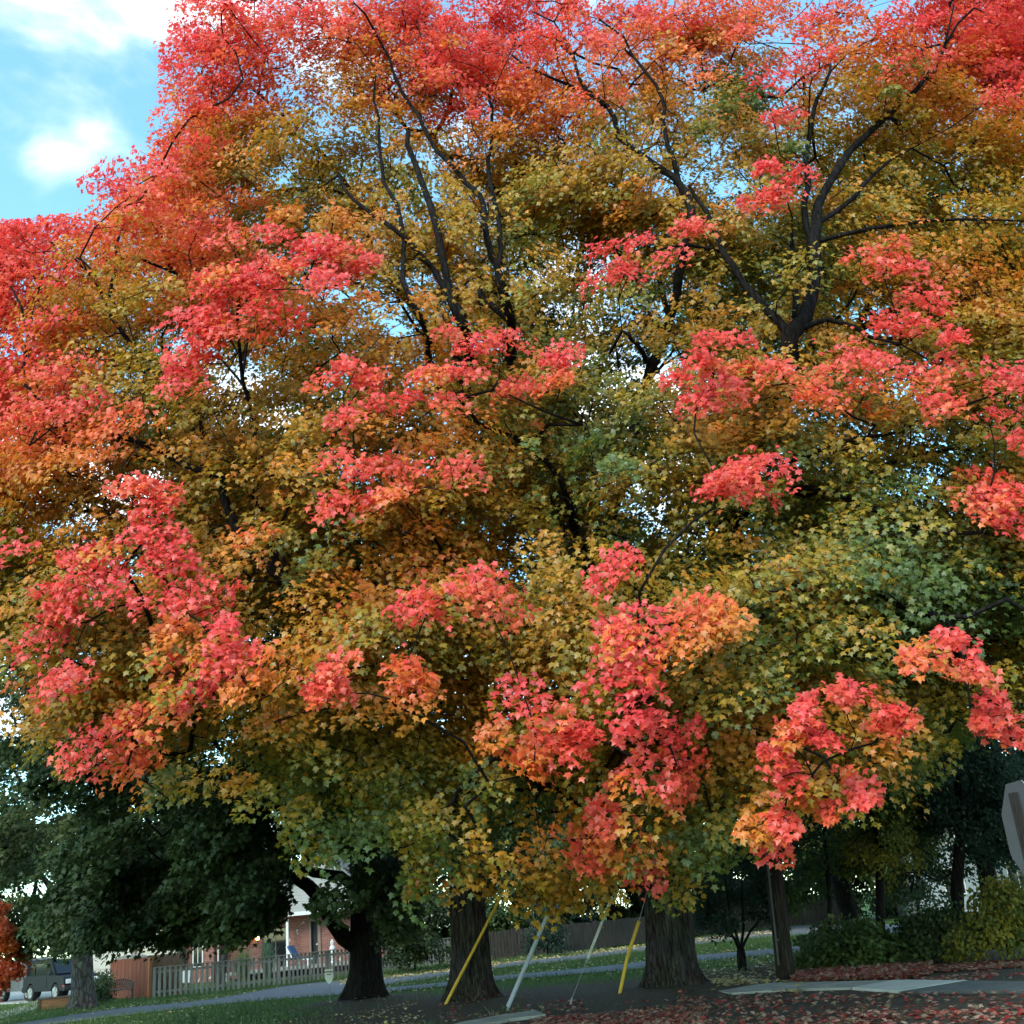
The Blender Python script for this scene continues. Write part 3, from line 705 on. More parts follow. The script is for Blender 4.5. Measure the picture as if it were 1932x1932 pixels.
# how bare the soil is at a point (bare round trunks and to the right under the crowns)
BARE = [(BASE_A, 5.5), (BASE_B, 4.6), (G(690, 1888), 2.0), (G(1560, 1880), 7.0), (G(1800, 1890), 6.5), (G(1100, 1925), 3.0), (G(1650, 1830), 6.0), (G(760, 1925), 2.2)]
def bare_at(x, y):
    v = 0.0
    for c, r in BARE:
        d = np.hypot(x - c[0], (y - c[1]) * 0.9)
        v = np.maximum(v, np.clip(1.25 - d / r * 0.75, 0, 1))
    return v
def ground_z(x, y):
    z = 0.0
    for c, r, h in ((BASE_A, 2.2, .16), (BASE_B, 2.0, .15), (G(690, 1888), 1.7, .13)):
        z = z + h * np.exp(-((x - c[0]) ** 2 + (y - c[1]) ** 2) / (r * r * 0.5))
    return z
xs = np.concatenate([[-400, -150, -80, -50], np.arange(-36, 36.1, 0.4), [50, 80, 150, 400]])
ys = np.concatenate([[-400, -100, -30, 0, 8], np.arange(12, 70.1, 0.4), [85, 110, 160, 400]])
X, Yg = np.meshgrid(xs, ys)
Zg = ground_z(X, Yg) - 0.02
me = bpy.data.meshes.new('ground')
nx, ny = len(xs), len(ys)
me.from_pydata(np.stack([X.ravel(), Yg.ravel(), Zg.ravel()], 1).tolist(), [], [(j * nx + i, j * nx + i + 1, (j + 1) * nx + i + 1, (j + 1) * nx + i) for j in range(ny - 1) for i in range(nx - 1)])
ba = me.attributes.new('bare', 'FLOAT', 'POINT'); ba.data.foreach_set('value', bare_at(X.ravel(), Yg.ravel()).astype(np.float32))
me.polygons.foreach_set('use_smooth', [True] * len(me.polygons))
ground = link_mesh('ground', me, LAWN); ground['kind'] = 'structure'

ASPHALT = mat('asphalt', (.105, .108, .118), .9, .22, 3, .25, col2=(.155, .16, .17), detail=9)
CONCRETE = mat('concrete', (.34, .305, .265), .9, .3, 2.2, .2, detail=9)
CONCRETE_NEW = mat('pale_concrete', (.56, .53, .485), .88, .12, 2.0, .15, detail=9)
DARKPAVE = mat('dark_asphalt', (.11, .108, .106), .9, .25, 3, .25, detail=9)
up_hi = smooth_line([G(-60, 1946), G(200, 1906), G(395, 1886), G(545, 1860), G(652, 1850), G(722, 1845), G(855, 1830), G(924, 1820), G(1080, 1803), G(1211, 1785), G(1330, 1768), G(1434, 1756), G(1520, 1746), G(1640, 1744), G(1760, 1746), G(1960, 1752)])
up_lo = smooth_line([G(-60, 1962), G(90, 1934), G(395, 1897), G(520, 1886), G(647, 1876), G(690, 1866), G(735, 1857), G(855, 1840), G(924, 1829), G(1080, 1812), G(1214, 1795), G(1354, 1778), G(1434, 1770), G(1520, 1764), G(1640, 1764), G(1760, 1767), G(1960, 1775)])
street = sheet('street', up_hi + up_lo[::-1], 0.004, ASPHALT)
lo_hi = smooth_line([G(640, 1872), G(727, 1864), G(855, 1852), G(924, 1843), G(1080, 1829), G(1214, 1815), G(1311, 1803), G(1461, 1790), G(1560, 1781), G(1700, 1775)])
lo_lo = smooth_line([G(640, 1878), G(727, 1871), G(855, 1860), G(924, 1851), G(1080, 1839), G(1216, 1827), G(1311, 1815), G(1461, 1801), G(1560, 1792), G(1700, 1786)])
path = sheet('path', lo_hi + lo_lo[::-1], 0.008, ASPHALT)
slab('sidewalk', [G(830, 1944), G(869, 1932), G(940, 1919), G(1010, 1909), G(1030, 1917), G(960, 1926), G(900, 1940), G(860, 1950)], -0.1, 0.035, CONCRETE)
slab('sidewalk', [G(1345, 1870), G(1449, 1857), G(1560, 1854), G(1687, 1851.5), G(1607, 1865.5), G(1480, 1869), G(1380, 1876)], -0.1, 0.025, CONCRETE)
slab('concrete_apron', [G(1687.8, 1851.5), G(1825, 1852.5), G(1700, 1872.5), G(1608, 1865.8)], -0.1, 0.03, CONCRETE_NEW)
slab('driveway', [G(1826, 1852.7), G(2000, 1856), G(2100, 1880), G(1932, 1872), G(1701, 1873)], -0.1, 0.028, DARKPAVE)
# pale parking area beside the garage, left
slab('parking_area', [G(-300, 1905), G(60, 1892), G(120, 1888), G(200, 1868), G(215, 1850), G(100, 1852), G(-300, 1872)], -0.1, 0.02, mat('gravel_pale', (.36, .35, .32), .95, .2, 5, .3))
sheet('walkway', smooth_line([G(-80, 1922), G(0, 1909), G(45, 1897), G(60, 1889)]) + smooth_line([G(84, 1892), G(64, 1904), G(10, 1920), G(-80, 1936)]), 0.006, CONCRETE)
# ================================================================== other trees and shrubs
def pal(cols):
    C = np.array(cols)
    def f(t):
        i = np.clip((t * (len(C) - 1)), 0, len(C) - 1.001); a = i.astype(int); w = (i - a)[:, None]
        return C[a] * (1 - w) + C[np.minimum(a + 1, len(C) - 1)] * w
    return f
DARKGREEN = pal([(.022, .038, .015), (.038, .062, .022), (.060, .086, .027), (.10, .112, .03)])
MIDGREEN = pal([(.030, .055, .018), (.05, .085, .024), (.085, .115, .03), (.19, .16, .03)])
PINEGREEN = pal([(.018, .038, .024), (.030, .056, .034), (.045, .074, .042)])
GOLDGREEN = pal([(.05, .075, .018), (.12, .125, .022), (.25, .19, .02), (.34, .2, .02)])
ORANGE = pal([(.42, .06, .02), (.55, .12, .02), (.5, .2, .025)])
LOBED = (LOBED_V, LOBED_F); OVAL = (OVAL_V, OVAL_F)
def plant(name, label, cat, base, trunk, limbs, bl, palette, lsize, shape, nspray=8, nleaf=60, R=.4, group=None, bark=None, hires=False,
          leafm=None, rtip=.005, seed=1, droop=.45, flat=.7, roots=5, flare=.3, crown='crown', twigs='branches', bare=()):
    """trunk: [(point, radius)...] above base; bl: list of (centre, radius, palette position)"""
    base = np.array(base, float); base[2] = ground_z(base[0], base[1]) - 0.05
    root = empty(name, base, label, cat, group)
    bark = bark or BARK_DARK
    pts = [base] + [np.array(p, float) for p, r in trunk]; rr = [trunk[0][1] * 1.15] + [r for p, r in trunk]
    if hires:
        trunk_mesh('trunk', pts, rr, bark, root, seed=seed, ridge=.05, flare=flare, roots=roots, ns=72, step=.07)
    sk = Skeleton(base)
    sk.limb(pts, rr[0], rr[-1], start=0, trunk=hires)
    for q, r0, r1 in limbs: sk.limb(q, r0, r1, step=.4)
    sk.zmin = min(1.6, base[2] + .35 * (pts[-1][2] - base[2]))
    bl = sorted(bl, key=lambda b: sk.dist(b[0]))
    sl = []
    for c, rad, t in bl:
        c = np.array(c, float)
        o = np.array([c[0] - pts[-1][0], c[1] - pts[-1][1], 0]); L = np.linalg.norm(o); o = o / L if L > .3 else np.array([0, -1.0, 0])
        sk.reach(c - .4 * rad * o - np.array([0, 0, .35 * rad]), wl=.14, bow=.4, step=.6)
        for _ in range(nspray):
            d = unit(rng.normal(0, 1, 3) + .5 * o + np.array([0, 0, .35])) * rng.uniform(.3, 1) * rad; d[2] *= flat
            p = c + d
            if p[2] < .15: continue
            if any(np.linalg.norm(p - q) < rr_ for q, rr_ in bare): continue
            oo = unit(o + rng.normal(0, .45, 3) * (1, 1, .3))
            sl.append((p, oo, R * rng.uniform(.8, 1.25), t + rng.normal(0, .10), int(nleaf * rng.uniform(.8, 1.2)), 0))
            sk.reach(p - .2 * R * oo, wl=.1, bow=.35, step=.5)
    sk.mesh(twigs, bark, root, rtip=rtip, rmax=.5, skip_trunk=hires)
    pos, nm, tip, size, col = spray_leaves(sl, lsize, palette, droop)
    k = pos[:, 2] > .06
    leaf_mesh(crown, (pos - base)[k], nm[k], tip[k], size[k], col[k], shape, leafm or GREEN_LEAF, root)
    return root
def boughs_px(n, ulo, uhi, vlo, vbot, ylo, yhi, rlo, rhi, t=.4, keep=None):
    out = []; k = 0
    while len(out) < n and k < n * 60:
        k += 1
        u = rng.uniform(ulo, uhi); v = rng.uniform(vlo, 1850); Y = rng.uniform(ylo, yhi); r = rng.uniform(rlo, rhi)
        vb = float(vbot(u)) if callable(vbot) else vbot
        if v > vb - r * 22 * 30 / Y: continue
        c = P(u, v, Y)
        if keep is not None and not keep(u, v, Y): continue
        out.append((c, r, t + rng.normal(0, .12)))
    return out
BC_U = [-300, 0, 50, 90, 180, 210, 245, 330, 345, 400, 440, 480, 520, 545, 585, 600, 640, 660, 720, 760, 860]
BC_V = [1700, 1690, 1772, 1788, 1792, 1765, 1768, 1712, 1762, 1762, 1742, 1742, 1712, 1672, 1648, 1640, 1650, 1740, 1742, 1700, 1640]
botC = lambda u: np.interp(u, BC_U, BC_V)
# the dark green maple whose trunk stands left of the centre
bC = G(690, 1888); yC = float(bC[1]); oC = yC - 29
blC = boughs_px(120, 120, 860, 1230, botC, 24.5, 33, .8, 1.25, .38, lambda u, v, Y: not (550 < u < 665 and v > 1590))
blC += boughs_px(48, 380, 860, 830, 1260, 26, 34, .9, 1.3, .35)
blC += boughs_px(24, 665, 760, 1640, 1745, 28.5, 31, .5, .7, .35)
blC += boughs_px(40, 185, 520, 1650, botC, 27, 33, .5, .8, .35) + boughs_px(36, 190, 535, 1690, lambda u: botC(u) + 12, 26.5, 33, .4, .55, .35)
blD_low = boughs_px(22, 20, 210, 1690, botC, 35, 39, .6, .8, .4)
plant('maple_tree', 'dark green maple, thick black trunk forking low with one limb reaching left', 'tree', bC,
      [(P(691, 1830, 29 + oC), .43), (P(690, 1770, 29 + oC), .42), (P(689, 1735, 29 + oC), .40), (P(688, 1690, 29 + oC), .33), (P(690, 1600, 29 + oC), .26)],
      [([P(676, 1790, 28.9 + oC), P(647, 1762, 28.8 + oC), P(620, 1732, 28.6 + oC), P(602, 1695, 28.4 + oC), P(585, 1672, 28.2 + oC), P(545, 1647, 27.8 + oC), P(450, 1600, 27.2 + oC), P(330, 1560, 26.5 + oC)], .24, .06),
       ([P(690, 1690, 29 + oC), P(640, 1655, 29 + oC), P(590, 1645, 29 + oC), P(520, 1620, 29.5 + oC), P(400, 1520, 30 + oC)], .17, .05),
       ([P(690, 1620, 29 + oC), P(740, 1540, 29 + oC), P(790, 1450, 29 + oC)], .14, .04), ([P(690, 1620, 29 + oC), P(600, 1450, 29 + oC), P(560, 1300, 29 + oC)], .16, .05)],
      blC, DARKGREEN, .135, LOBED, nspray=9, nleaf=64, R=.42, hires=True, seed=3, bark=BARK_DARK, flare=.42,
      bare=[(P(u, v, yC - k), .95) for k in np.arange(-.6, 7.5, .8) for u, v in ((660, 1740), (655, 1765), (640, 1745), (622, 1722), (605, 1695), (592, 1672), (625, 1692))])
# grey trunk at far left
bD = G(157, 1904); oD = float(bD[1]) - 36.9
blD = boughs_px(75, -330, 330, 1180, botC, 33, 41, .9, 1.5, .5) + blD_low + boughs_px(22, -220, 130, 1240, 1640, 33, 40, 1.0, 1.5, .5)
plant('maple_tree', 'green shade tree with a stout pale grey trunk beside the wooden planter box', 'tree', bD,
      [(P(157, 1870, 36.9 + oD), .40), (P(155, 1830, 36.9 + oD), .38), (P(154, 1790, 36.9 + oD), .36), (P(150, 1720, 36.9 + oD), .28)],
      [([P(152, 1760, 36.9 + oD), P(100, 1680, 36 + oD), P(30, 1600, 35.5 + oD)], .16, .05), ([P(152, 1740, 36.9 + oD), P(200, 1640, 36.5 + oD), P(250, 1550, 36.5 + oD)], .15, .05)],
      blD, DARKGREEN, .15, LOBED, nspray=9, nleaf=50, R=.5, hires=True, seed=8, bark=BARK_GREY, flare=.35)
# little orange maple at the left edge
bO = G(-28, 1900)
plant('maple_sapling', 'small bright orange maple cut by the left edge of the photo, beside the cars', 'tree', bO,
      [(P(-28, 1850, 36), .05), (P(-26, 1800, 36), .035)], [],
      [(P(u, v, 35.6 + rng.normal(0, .3)), r, t) for u, v, r, t in ((-10, 1715, .3, .4), (0, 1745, .4, .3), (8, 1775, .4, .5), (12, 1805, .4, .3), (-2, 1835, .4, .2), (-20, 1790, .5, .5), (-40, 1740, .5, .5), (-12, 1862, .35, .2), (-40, 1850, .5, .4), (14, 1825, .3, .3))],
      ORANGE, .12, LOBED, nspray=8, nleaf=60, R=.3, leafm=MAPLE_LEAF)
# thin leaning trunk behind the picket fence
bT = G(420, 1872); yT = bT[1] + 3; bT = np.array([P(420, 1830, yT)[0], yT, 0])
plant('young_tree', 'young tree with a thin pale leaning trunk behind the picket fence', 'tree', bT,
      [(P(421, 1815, yT), .13), (P(424, 1785, yT), .12), (P(430, 1750, yT), .11), (P(436, 1700, yT), .08)], [],
      [(P(u, v, yT + rng.normal(0, .6)), .8, .4) for u, v in ((430, 1650), (400, 1690), (465, 1690), (440, 1600), (380, 1640), (490, 1640), (420, 1725), (455, 1725))],
      DARKGREEN, .12, LOBED, nspray=8, nleaf=50, R=.4, bark=BARK_GREY)
# bushes along the fence
def bush(name, label, u, vb, wpx, hpx, palette, n=14, lsize=.1, t=.4, dY=0, cat='shrub', shape=OVAL, nleaf=60, bark=None, trunk_r=.05, group=None, rr=(.45, .85)):
    b = G(u, vb); Y = b[1] + dY
    bl = []
    for _ in range(n):
        a = rng.uniform(-1, 1); h = rng.uniform(.12, 1)
        ww = wpx * (1 - .45 * h * h)
        bl.append((P(u + a * ww, vb - h * hpx, Y + rng.uniform(-.5, .5) * wpx * Y / F), rng.uniform(*rr), t + rng.normal(0, .12)))
    return plant(name, label, cat, b, [(P(u, vb - hpx * .25, Y), trunk_r), (P(u, vb - hpx * .6, Y), trunk_r * .6)], [], bl, palette, lsize, shape, nspray=8, nleaf=int(nleaf * .8), R=.42, bark=bark, group=group)
bush('bush', 'broad dark green bush in front of the fence, right of the black-trunked maple', 782, 1834, 62, 150, DARKGREEN, 34, .12, .35, shape=LOBED)
bush('bush', 'narrow dark evergreen bush against the fence behind the thick grey sleeve', 1034, 1804, 22, 100, PINEGREEN, 12, .1, .2)
# vase shaped shrub
bV = G(1400, 1829); yV = bV[1]
plant('shrub', 'vase-shaped shrub with several dark stems between the largest maple and the utility pole', 'shrub', bV,
      [(P(1398, 1800, yV), .12), (P(1397, 1790, yV), .10)],
      [([P(1397, 1795, yV), P(1380, 1770, yV), P(1360, 1745, yV), P(1330, 1715, yV)], .05, .015), ([P(1397, 1795, yV), P(1392, 1760, yV), P(1380, 1720, yV), P(1370, 1670, yV)], .05, .015),
       ([P(1398, 1795, yV), P(1405, 1750, yV), P(1405, 1700, yV), P(1400, 1650, yV)], .05, .015), ([P(1398, 1795, yV), P(1418, 1760, yV), P(1440, 1725, yV), P(1465, 1705, yV)], .045, .015),
       ([P(1397, 1800, yV), P(1385, 1772, yV - .3), P(1350, 1760, yV - .5)], .03, .01)],
      [(P(u, v, yV + rng.normal(0, .5)), .42, .3) for u, v in ((1325, 1715), (1345, 1690), (1370, 1690), (1400, 1690), (1430, 1695), (1455, 1710), (1335, 1655), (1365, 1640), (1395, 1625), (1425, 1640), (1450, 1665), (1380, 1600), (1350, 1610), (1415, 1600), (1440, 1610), (1320, 1680), (1340, 1735), (1375, 1735), (1420, 1730))],
      PINEGREEN, .085, OVAL, nspray=8, nleaf=60, R=.32)
# woods right of the pole
def small_tree(label, u, vb, uv, palette, tr=.09, lsize=.1, t=.4, dY=0, lean=0, rad=(.5, .9), nleaf=55, shape=OVAL, limbs=(), bark=None, name='woodland_tree', nspray=8):
    b = G(u, vb); Y = b[1] + dY
    top = min(v for _, v in uv)
    tr_pts = [(P(u + lean * k, vb + (top - vb) * k, Y), tr * (1 - .55 * k)) for k in (.15, .35, .6, .85)]
    bl = [(P(a + rng.normal(0, 8), v + rng.normal(0, 8), Y + rng.normal(0, .7)), rng.uniform(*rad), t + rng.normal(0, .15)) for a, v in uv]
    return plant(name, label, 'tree', b, tr_pts, [([P(q[0], q[1], q[2] - 27 + Y) for q in L], .035, .012) for L in limbs], bl, palette, lsize, shape, nspray=nspray, nleaf=nleaf, R=.38, bark=bark)
grid = lambda u0, u1, v0, v1, n: [(rng.uniform(u0, u1), rng.uniform(v0, v1)) for _ in range(n)]
small_tree('dark green understorey tree just right of the utility pole', 1560, 1826, grid(1480, 1640, 1470, 1690, 24), MIDGREEN, .07, .10, .35, 1.0)
small_tree('slim tree with golden leaves low in the dark woods right of the pole', 1662, 1816, grid(1610, 1730, 1420, 1660, 26), GOLDGREEN, .12, .09, .3, 0.5, -16,
           limbs=[[(1655, 1600, 26.5), (1710, 1590, 26), (1760, 1615, 26)], [(1652, 1560, 26.5), (1600, 1600, 26)]])
small_tree('tall straight dark trunk with blue-green foliage, nearest the stop sign', 1812, 1804, grid(1740, 1890, 1400, 1570, 26) + grid(1840, 1920, 1500, 1640, 10), PINEGREEN, .17, .09, .4, 0, -8,
           limbs=[[(1805, 1640, 27.5), (1770, 1660, 27), (1730, 1650, 26.6), (1690, 1655, 26)], [(1804, 1540, 27.5), (1860, 1535, 27)], [(1803, 1515, 27.5), (1750, 1518, 27), (1690, 1516, 26.5)]])
small_tree('thin dark tree between the slim golden tree and the tall straight trunk', 1735, 1790, grid(1680, 1790, 1440, 1690, 24), DARKGREEN, .08, .10, .45, 4)
bush('bush', 'low leafy green bush on the leaf-covered bank right of the pole', 1612, 1826, 80, 70, MIDGREEN, 17, .11, .5, shape=LOBED, rr=(.35, .6))
bush('bush', 'yellowing bush on the bank below the stop sign', 1905, 1812, 75, 135, GOLDGREEN, 22, .095, .4, rr=(.4, .7), nleaf=50)
bush('bush', 'sparse dark bush at the foot of the tall straight trunk', 1760, 1812, 50, 80, DARKGREEN, 14, .1, .4)
# trees beyond the houses and the street
FAR = [(-150, 58, 11, 4.5, 0), (60, 84, 14, 5.5, 1), (210, 92, 17, 6, 0), (400, 86, 15, 6, 1), (590, 95, 17, 6, 0), (730, 78, 14, 5.5, 1), (860, 64, 14, 5, 0), (985, 70, 13, 5, 1), (1090, 62, 12, 4.6, 0),
       (1215, 68, 15, 5.5, 1), (1340, 72, 15, 5.5, 0), (1470, 60, 14, 5.2, 1), (1590, 76, 16, 5.5, 0), (1700, 66, 14, 5.2, 1), (1990, 62, 15, 5.5, 0), (2120, 56, 13, 5, 1), (-330, 62, 13, 5.5, 1)]
FL = ['left of the orange sapling, beyond the cars', 'far beyond the two parked cars', 'above the beige garage', 'behind the brick house', 'behind the roof of the brick house', 'right of the brick house', 'beyond the fence behind the left red maple',
      'beyond the fence, seen between the two red maples', 'beyond the fence, left of the thick maple trunk', 'directly behind the thick maple trunk', 'behind the vase-shaped shrub', 'behind the utility pole', 'behind the low bush right of the pole',
      'beyond the street, behind the slim golden tree', 'beyond the street, behind the yellowing bush', 'past the right edge, beyond the stop sign', 'past the left edge, beyond the parked cars']
for (u, Y, h, r, kind), where in zip(FAR, FL):
    x = P(u, 1750, Y)[0]; b = np.array([x, Y, 0.0])
    bl = []
    for _ in range(34):
        d = unit(rng.normal(0, 1, 3)) * rng.uniform(.35, 1)
        bl.append((b + np.array([d[0] * r, d[1] * r, h * .56 + d[2] * h * .44]), rng.uniform(1.1, 1.8), .4 + rng.normal(0, .15)))
    plant('background_tree', ('dark ' if kind == 0 else 'mid ') + 'green background tree ' + where, 'tree', b,
          [(b + np.array([0, 0, h * .3]), .2), (b + np.array([.1, 0, h * .7]), .1)], [], bl, DARKGREEN if kind == 0 else MIDGREEN, .26, OVAL, nspray=8, nleaf=46, R=.75, group='trees beyond the fence and street', rtip=.01)

# shrubs and low trees standing right behind the board fence
for i, (u, dy, hw, hh, palt) in enumerate([(850, 5, 70, 120, 0), (935, 6, 60, 105, 1), (1010, 9, 60, 130, 0), (1085, 5, 55, 100, 2), (1160, 7, 60, 135, 0), (1235, 6, 55, 120, 1), (1310, 5, 60, 130, 0), (1385, 5, 60, 140, 2), (1460, 6, 60, 120, 0), (1540, 5, 65, 150, 1), (1620, 5, 60, 130, 0)]):
    vb = float(np.interp(u, [884, 924, 1080, 1215, 1330, 1470, 1600], [1815, 1812, 1796, 1779, 1763, 1748, 1741]))
    bush('bush', ['dark green', 'leafy mid green', 'blue-green'][palt] + ' bush behind the board fence, ' + ['just left of the left red maple trunk', 'just right of the left red maple trunk', 'behind the top of the thick grey sleeve', 'between the thick grey and the whitish sleeve', 'behind the top of the whitish sleeve',
         'hidden mostly by the thickest trunk', 'just right of the thickest trunk', 'behind the vase-shaped shrub', 'just left of the utility pole', 'just right of the utility pole', 'above the low leafy bush on the bank'][i], u, vb, hw, hh, [DARKGREEN, MIDGREEN, PINEGREEN][palt], 22, .17, .3, dy, group='bushes behind the board fence', rr=(.7, 1.1))
# tall trees whose dark crowns show through the gaps of the maples
def tall(label, u, Y, v0, v1, hw, n, palette, lsize=.2):
    x = float(P(u, 1500, Y)[0]); b = np.array([x, Y, 0.0])
    bl = []
    while len(bl) < n:
        a = rng.uniform(-1, 1); k = rng.uniform(0, 1)
        if abs(a) > .35 + .65 * math.sin(math.pi * min(1, .15 + k * .85)): continue
        bl.append((P(u + a * hw, v1 + (v0 - v1) * k, Y + rng.uniform(-3.5, 3.5)), rng.uniform(1.0, 1.6), .4 + rng.normal(0, .15)))
    zt = float(P(u, v0, Y)[2])
    return plant('background_tree', label, 'tree', b, [(b + np.array([0, 0, zt * .4]), .28), (b + np.array([.2, 0, zt * .85]), .1)], [], bl, palette, lsize, OVAL, nspray=9, nleaf=52, R=.65, rtip=.008)
tall('tall dark green tree far behind the gap between the two red maples', 1130, 64, 960, 1650, 200, 70, DARKGREEN, .26)
tall('tall blue-green tree behind the right side of the thickest maple', 1560, 40, 930, 1560, 170, 46, PINEGREEN)
tall('tall blue-green tree behind the woods at the right edge', 1830, 38, 1000, 1600, 170, 46, PINEGREEN)

bush('bush', 'small dark bush at the right foot of the pale grey trunk', 193, 1893, 14, 48, DARKGREEN, 8, .08, .3, rr=(.2, .35))
# ================================================================== fences
WOOD_GREY = mat('weathered_wood', (.235, .22, .20), .9, .35, 2.2, .3, stretch=(6, 6, .7))
WOOD_DARK = mat('dark_weathered_wood', (.045, .039, .035), .92, .35, 2.2, .3, stretch=(6, 6, .7))
WOOD_RED = mat('red_brown_wood', (.17, .05, .028), .8, .3, 3, .2, stretch=(7, 7, .5))
WOOD_ORANGE = mat('orange_brown_wood', (.30, .13, .06), .85, .25, 3, .2, stretch=(.8, 5, 5))
WOOD_BROWN = mat('brown_wood', (.11, .075, .05), .9, .3, 3, .25, stretch=(5, 5, .8))
def fence(name, label, pts, h, m, pitch, width, post_every, cap=True, group=None, jag=.012, posth=0.02):
    pts = [np.array([p[0], p[1], 0.0]) for p in pts]
    root = empty(name, pts[0], label, 'fence', group)
    org = pts[0]
    rails, panel = MB(), MB(); k = 0; carry = 0.0; post_t = 0.0
    for a, b in zip(pts[:-1], pts[1:]):
        d = b - a; L = np.linalg.norm(d); d /= L; rz = math.atan2(d[1], d[0]); R = Matrix.Rotation(rz, 3, 'Z'); nrm = np.array([-d[1], d[0], 0])
        for z in (h * .22, h * .86):
            rails.box(a + d * L / 2 - org + nrm * .045 + np.array([0, 0, z]), (L, .04, .085), R)
        if cap:
            rails.box(a + d * L / 2 - org + np.array([0, 0, h + .016]), (L, .11, .03), R)
        t = carry
        while t < L:
            hh = h + (0 if cap else rng.normal(0, jag)); zz = .05 + rng.normal(0, .012)
            panel.box(a + d * t - org + np.array([0, 0, (hh + zz) / 2]), (width * rng.uniform(.92, 1.06), .02, hh - zz), R @ Matrix.Rotation(rng.normal(0, .008), 3, 'Y'))
            t += pitch
        carry = t - L
        t = post_t
        while t < L:
            pm = MB(); pm.box((0, 0, (h + posth) / 2), (.13, .10, h + posth), R)
            if not cap: pm.box((0, 0, h + posth + .012), (.15, .13, .024), R)
            po = pm.build('post', m, root); po.location = tuple(a + d * t - org + nrm * .07)
            t += post_every
        post_t = t - L
    rails.build('rail', m, root); panel.build('picket_panel', m, root)
    return root
fence('picket_fence', 'grey weathered picket fence with gaps, in front of the brick house', [G(290, 1885), G(395, 1875), G(545, 1858.5), G(652, 1845), G(790, 1827), G(884, 1816)], 1.13, WOOD_GREY, .205, .105, 2.45)
fence('board_fence', 'dark board fence with narrow gaps along the street, between the two red maples', [G(884, 1815), G(924, 1812), G(1080, 1796), G(1215, 1779), G(1330, 1763), G(1470, 1748), G(1600, 1741)], 1.25, WOOD_DARK, .165, .135, 2.4, cap=False)
# ------------------------------------------------------------------ gate, bench, planter, trellis
g0 = G(206, 1886); g1 = G(283, 1884.5)
gd = g1 - g0; gw = float(np.linalg.norm(gd)); ga = math.atan2(gd[1], gd[0])
gate = empty('garden_gate', g0, 'tall red-brown board gate with an arched top, left end of the picket fence', 'gate', None, ga)
b = MB()
nb_ = 10
for i in range(nb_):
    x = (i + .5) * (gw - .16) / nb_; b.box((x, 0, .03 + .76), ((gw - .16) / nb_ * .95, .03, 1.5 + .04 * rng.random()))
b.build('board_panel', WOOD_RED, gate)
for z in (.3, 1.3):
    b = MB(); b.box(((gw - .16) / 2, .035, z), (gw - .16, .04, .12)); b.build('rail', WOOD_RED, gate)
b = MB(); prof = [(gw * .08, 1.53)] + [(gw * .5 - gw * .42 * math.cos(math.pi * i / 14) * 1.0, 1.53 + .17 * math.sin(math.pi * i / 14)) for i in range(15)] + [(gw * .92, 1.53)]
prof = prof[1:-1]
b.prism(prof, 'y', .04, .07); b.build('arched_top', WOOD_GREY, gate)
b = MB(); b.box((gw - .06, 0, .78), (.13, .13, 1.56), bev=.01); b.build('gate_post', mat('post_orange', (.30, .12, .05), .85, .2, 3, .2, stretch=(5, 5, .6)), gate)
b = MB(); b.box((.10, -.03, 1.12), (.05, .03, .10)); b.box((.16, -.05, 1.13), (.16, .025, .03)); b.build('latch', mat('black_iron', (.02, .02, .02), .5, .1), gate)
IRON = mat('aged_iron', (.045, .042, .04), .65, .5, 30, .2, col2=(.17, .165, .16))
WHITE_STONE = mat('white_stone', (.62, .61, .58), .8, .1)
bc = G(226, 1889.5)
bench = empty('garden_bench', bc, 'ornate dark cast-iron bench in front of the red-brown gate', 'bench', None, math.radians(14))
b = MB(); b.box((0, 0, .42), (1.0, .42, .04), bev=.01)
for i in range(9): b.box((-.44 + i * .11, 0, .445), (.05, .42, .02))
b.build('seat', IRON, bench)
b = MB()
N = 12
arch = [(-.5 + i / N, .46 + .36 * math.sin(math.pi * (.18 + .64 * i / N))) for i in range(N + 1)]
b.tube([(x, .2, z) for x, z in arch], .022, 6)
for i in range(N):
    x0, z1 = arch[i]; x1, z2 = arch[i + 1]
    b.bar((x0, .2, .45), (x1, .2, z2 - .01), .014, n=5); b.bar((x1, .2, .45), (x0, .2, z1 - .01), .014, n=5)
    zm = (z1 + .45) / 2; b.disc(((x0 + x1) / 2, .2, zm), .04, (0, 1, 0), .02, 8)
b.build('backrest', IRON, bench)
for sx in (-1, 1):
    b = MB(); b.tube([(sx * .48, .2, .66), (sx * .5, 0, .68), (sx * .48, -.2, .62), (sx * .48, -.2, .42)], .022, 6); b.build('armrest', IRON, bench)
    for sy in (-1, 1):
        b = MB(); b.tube([(sx * .44, sy * .18, .42), (sx * .47, sy * .21, .22), (sx * .45, sy * .22, .0)], .024, 6); b.disc((sx * .45, sy * .22, .015), .04, (0, 0, 1), .03, 8); b.build('leg', IRON, bench)
tag(b and bpy.data.objects['seat'], None)
pc = G(110, 1902)
pl = empty('planter_box', pc, 'low orange-brown wooden planter box left of the pale grey trunk', 'planter', None, math.radians(6))
b = MB(); Wd, Dp, Hh = 1.05, 1.1, .36
for k in range(3):
    z = .06 + k * .12
    b.box((0, -Dp / 2, z), (Wd, .07, .114), bev=.006); b.box((0, Dp / 2, z), (Wd, .07, .114), bev=.006)
    b.box((-Wd / 2 + .035, 0, z), (.07, Dp - .08, .11), bev=.006); b.box((Wd / 2 - .035, 0, z), (.07, Dp - .08, .11), bev=.006)
b.build('timber_side', WOOD_ORANGE, pl)
b = MB()
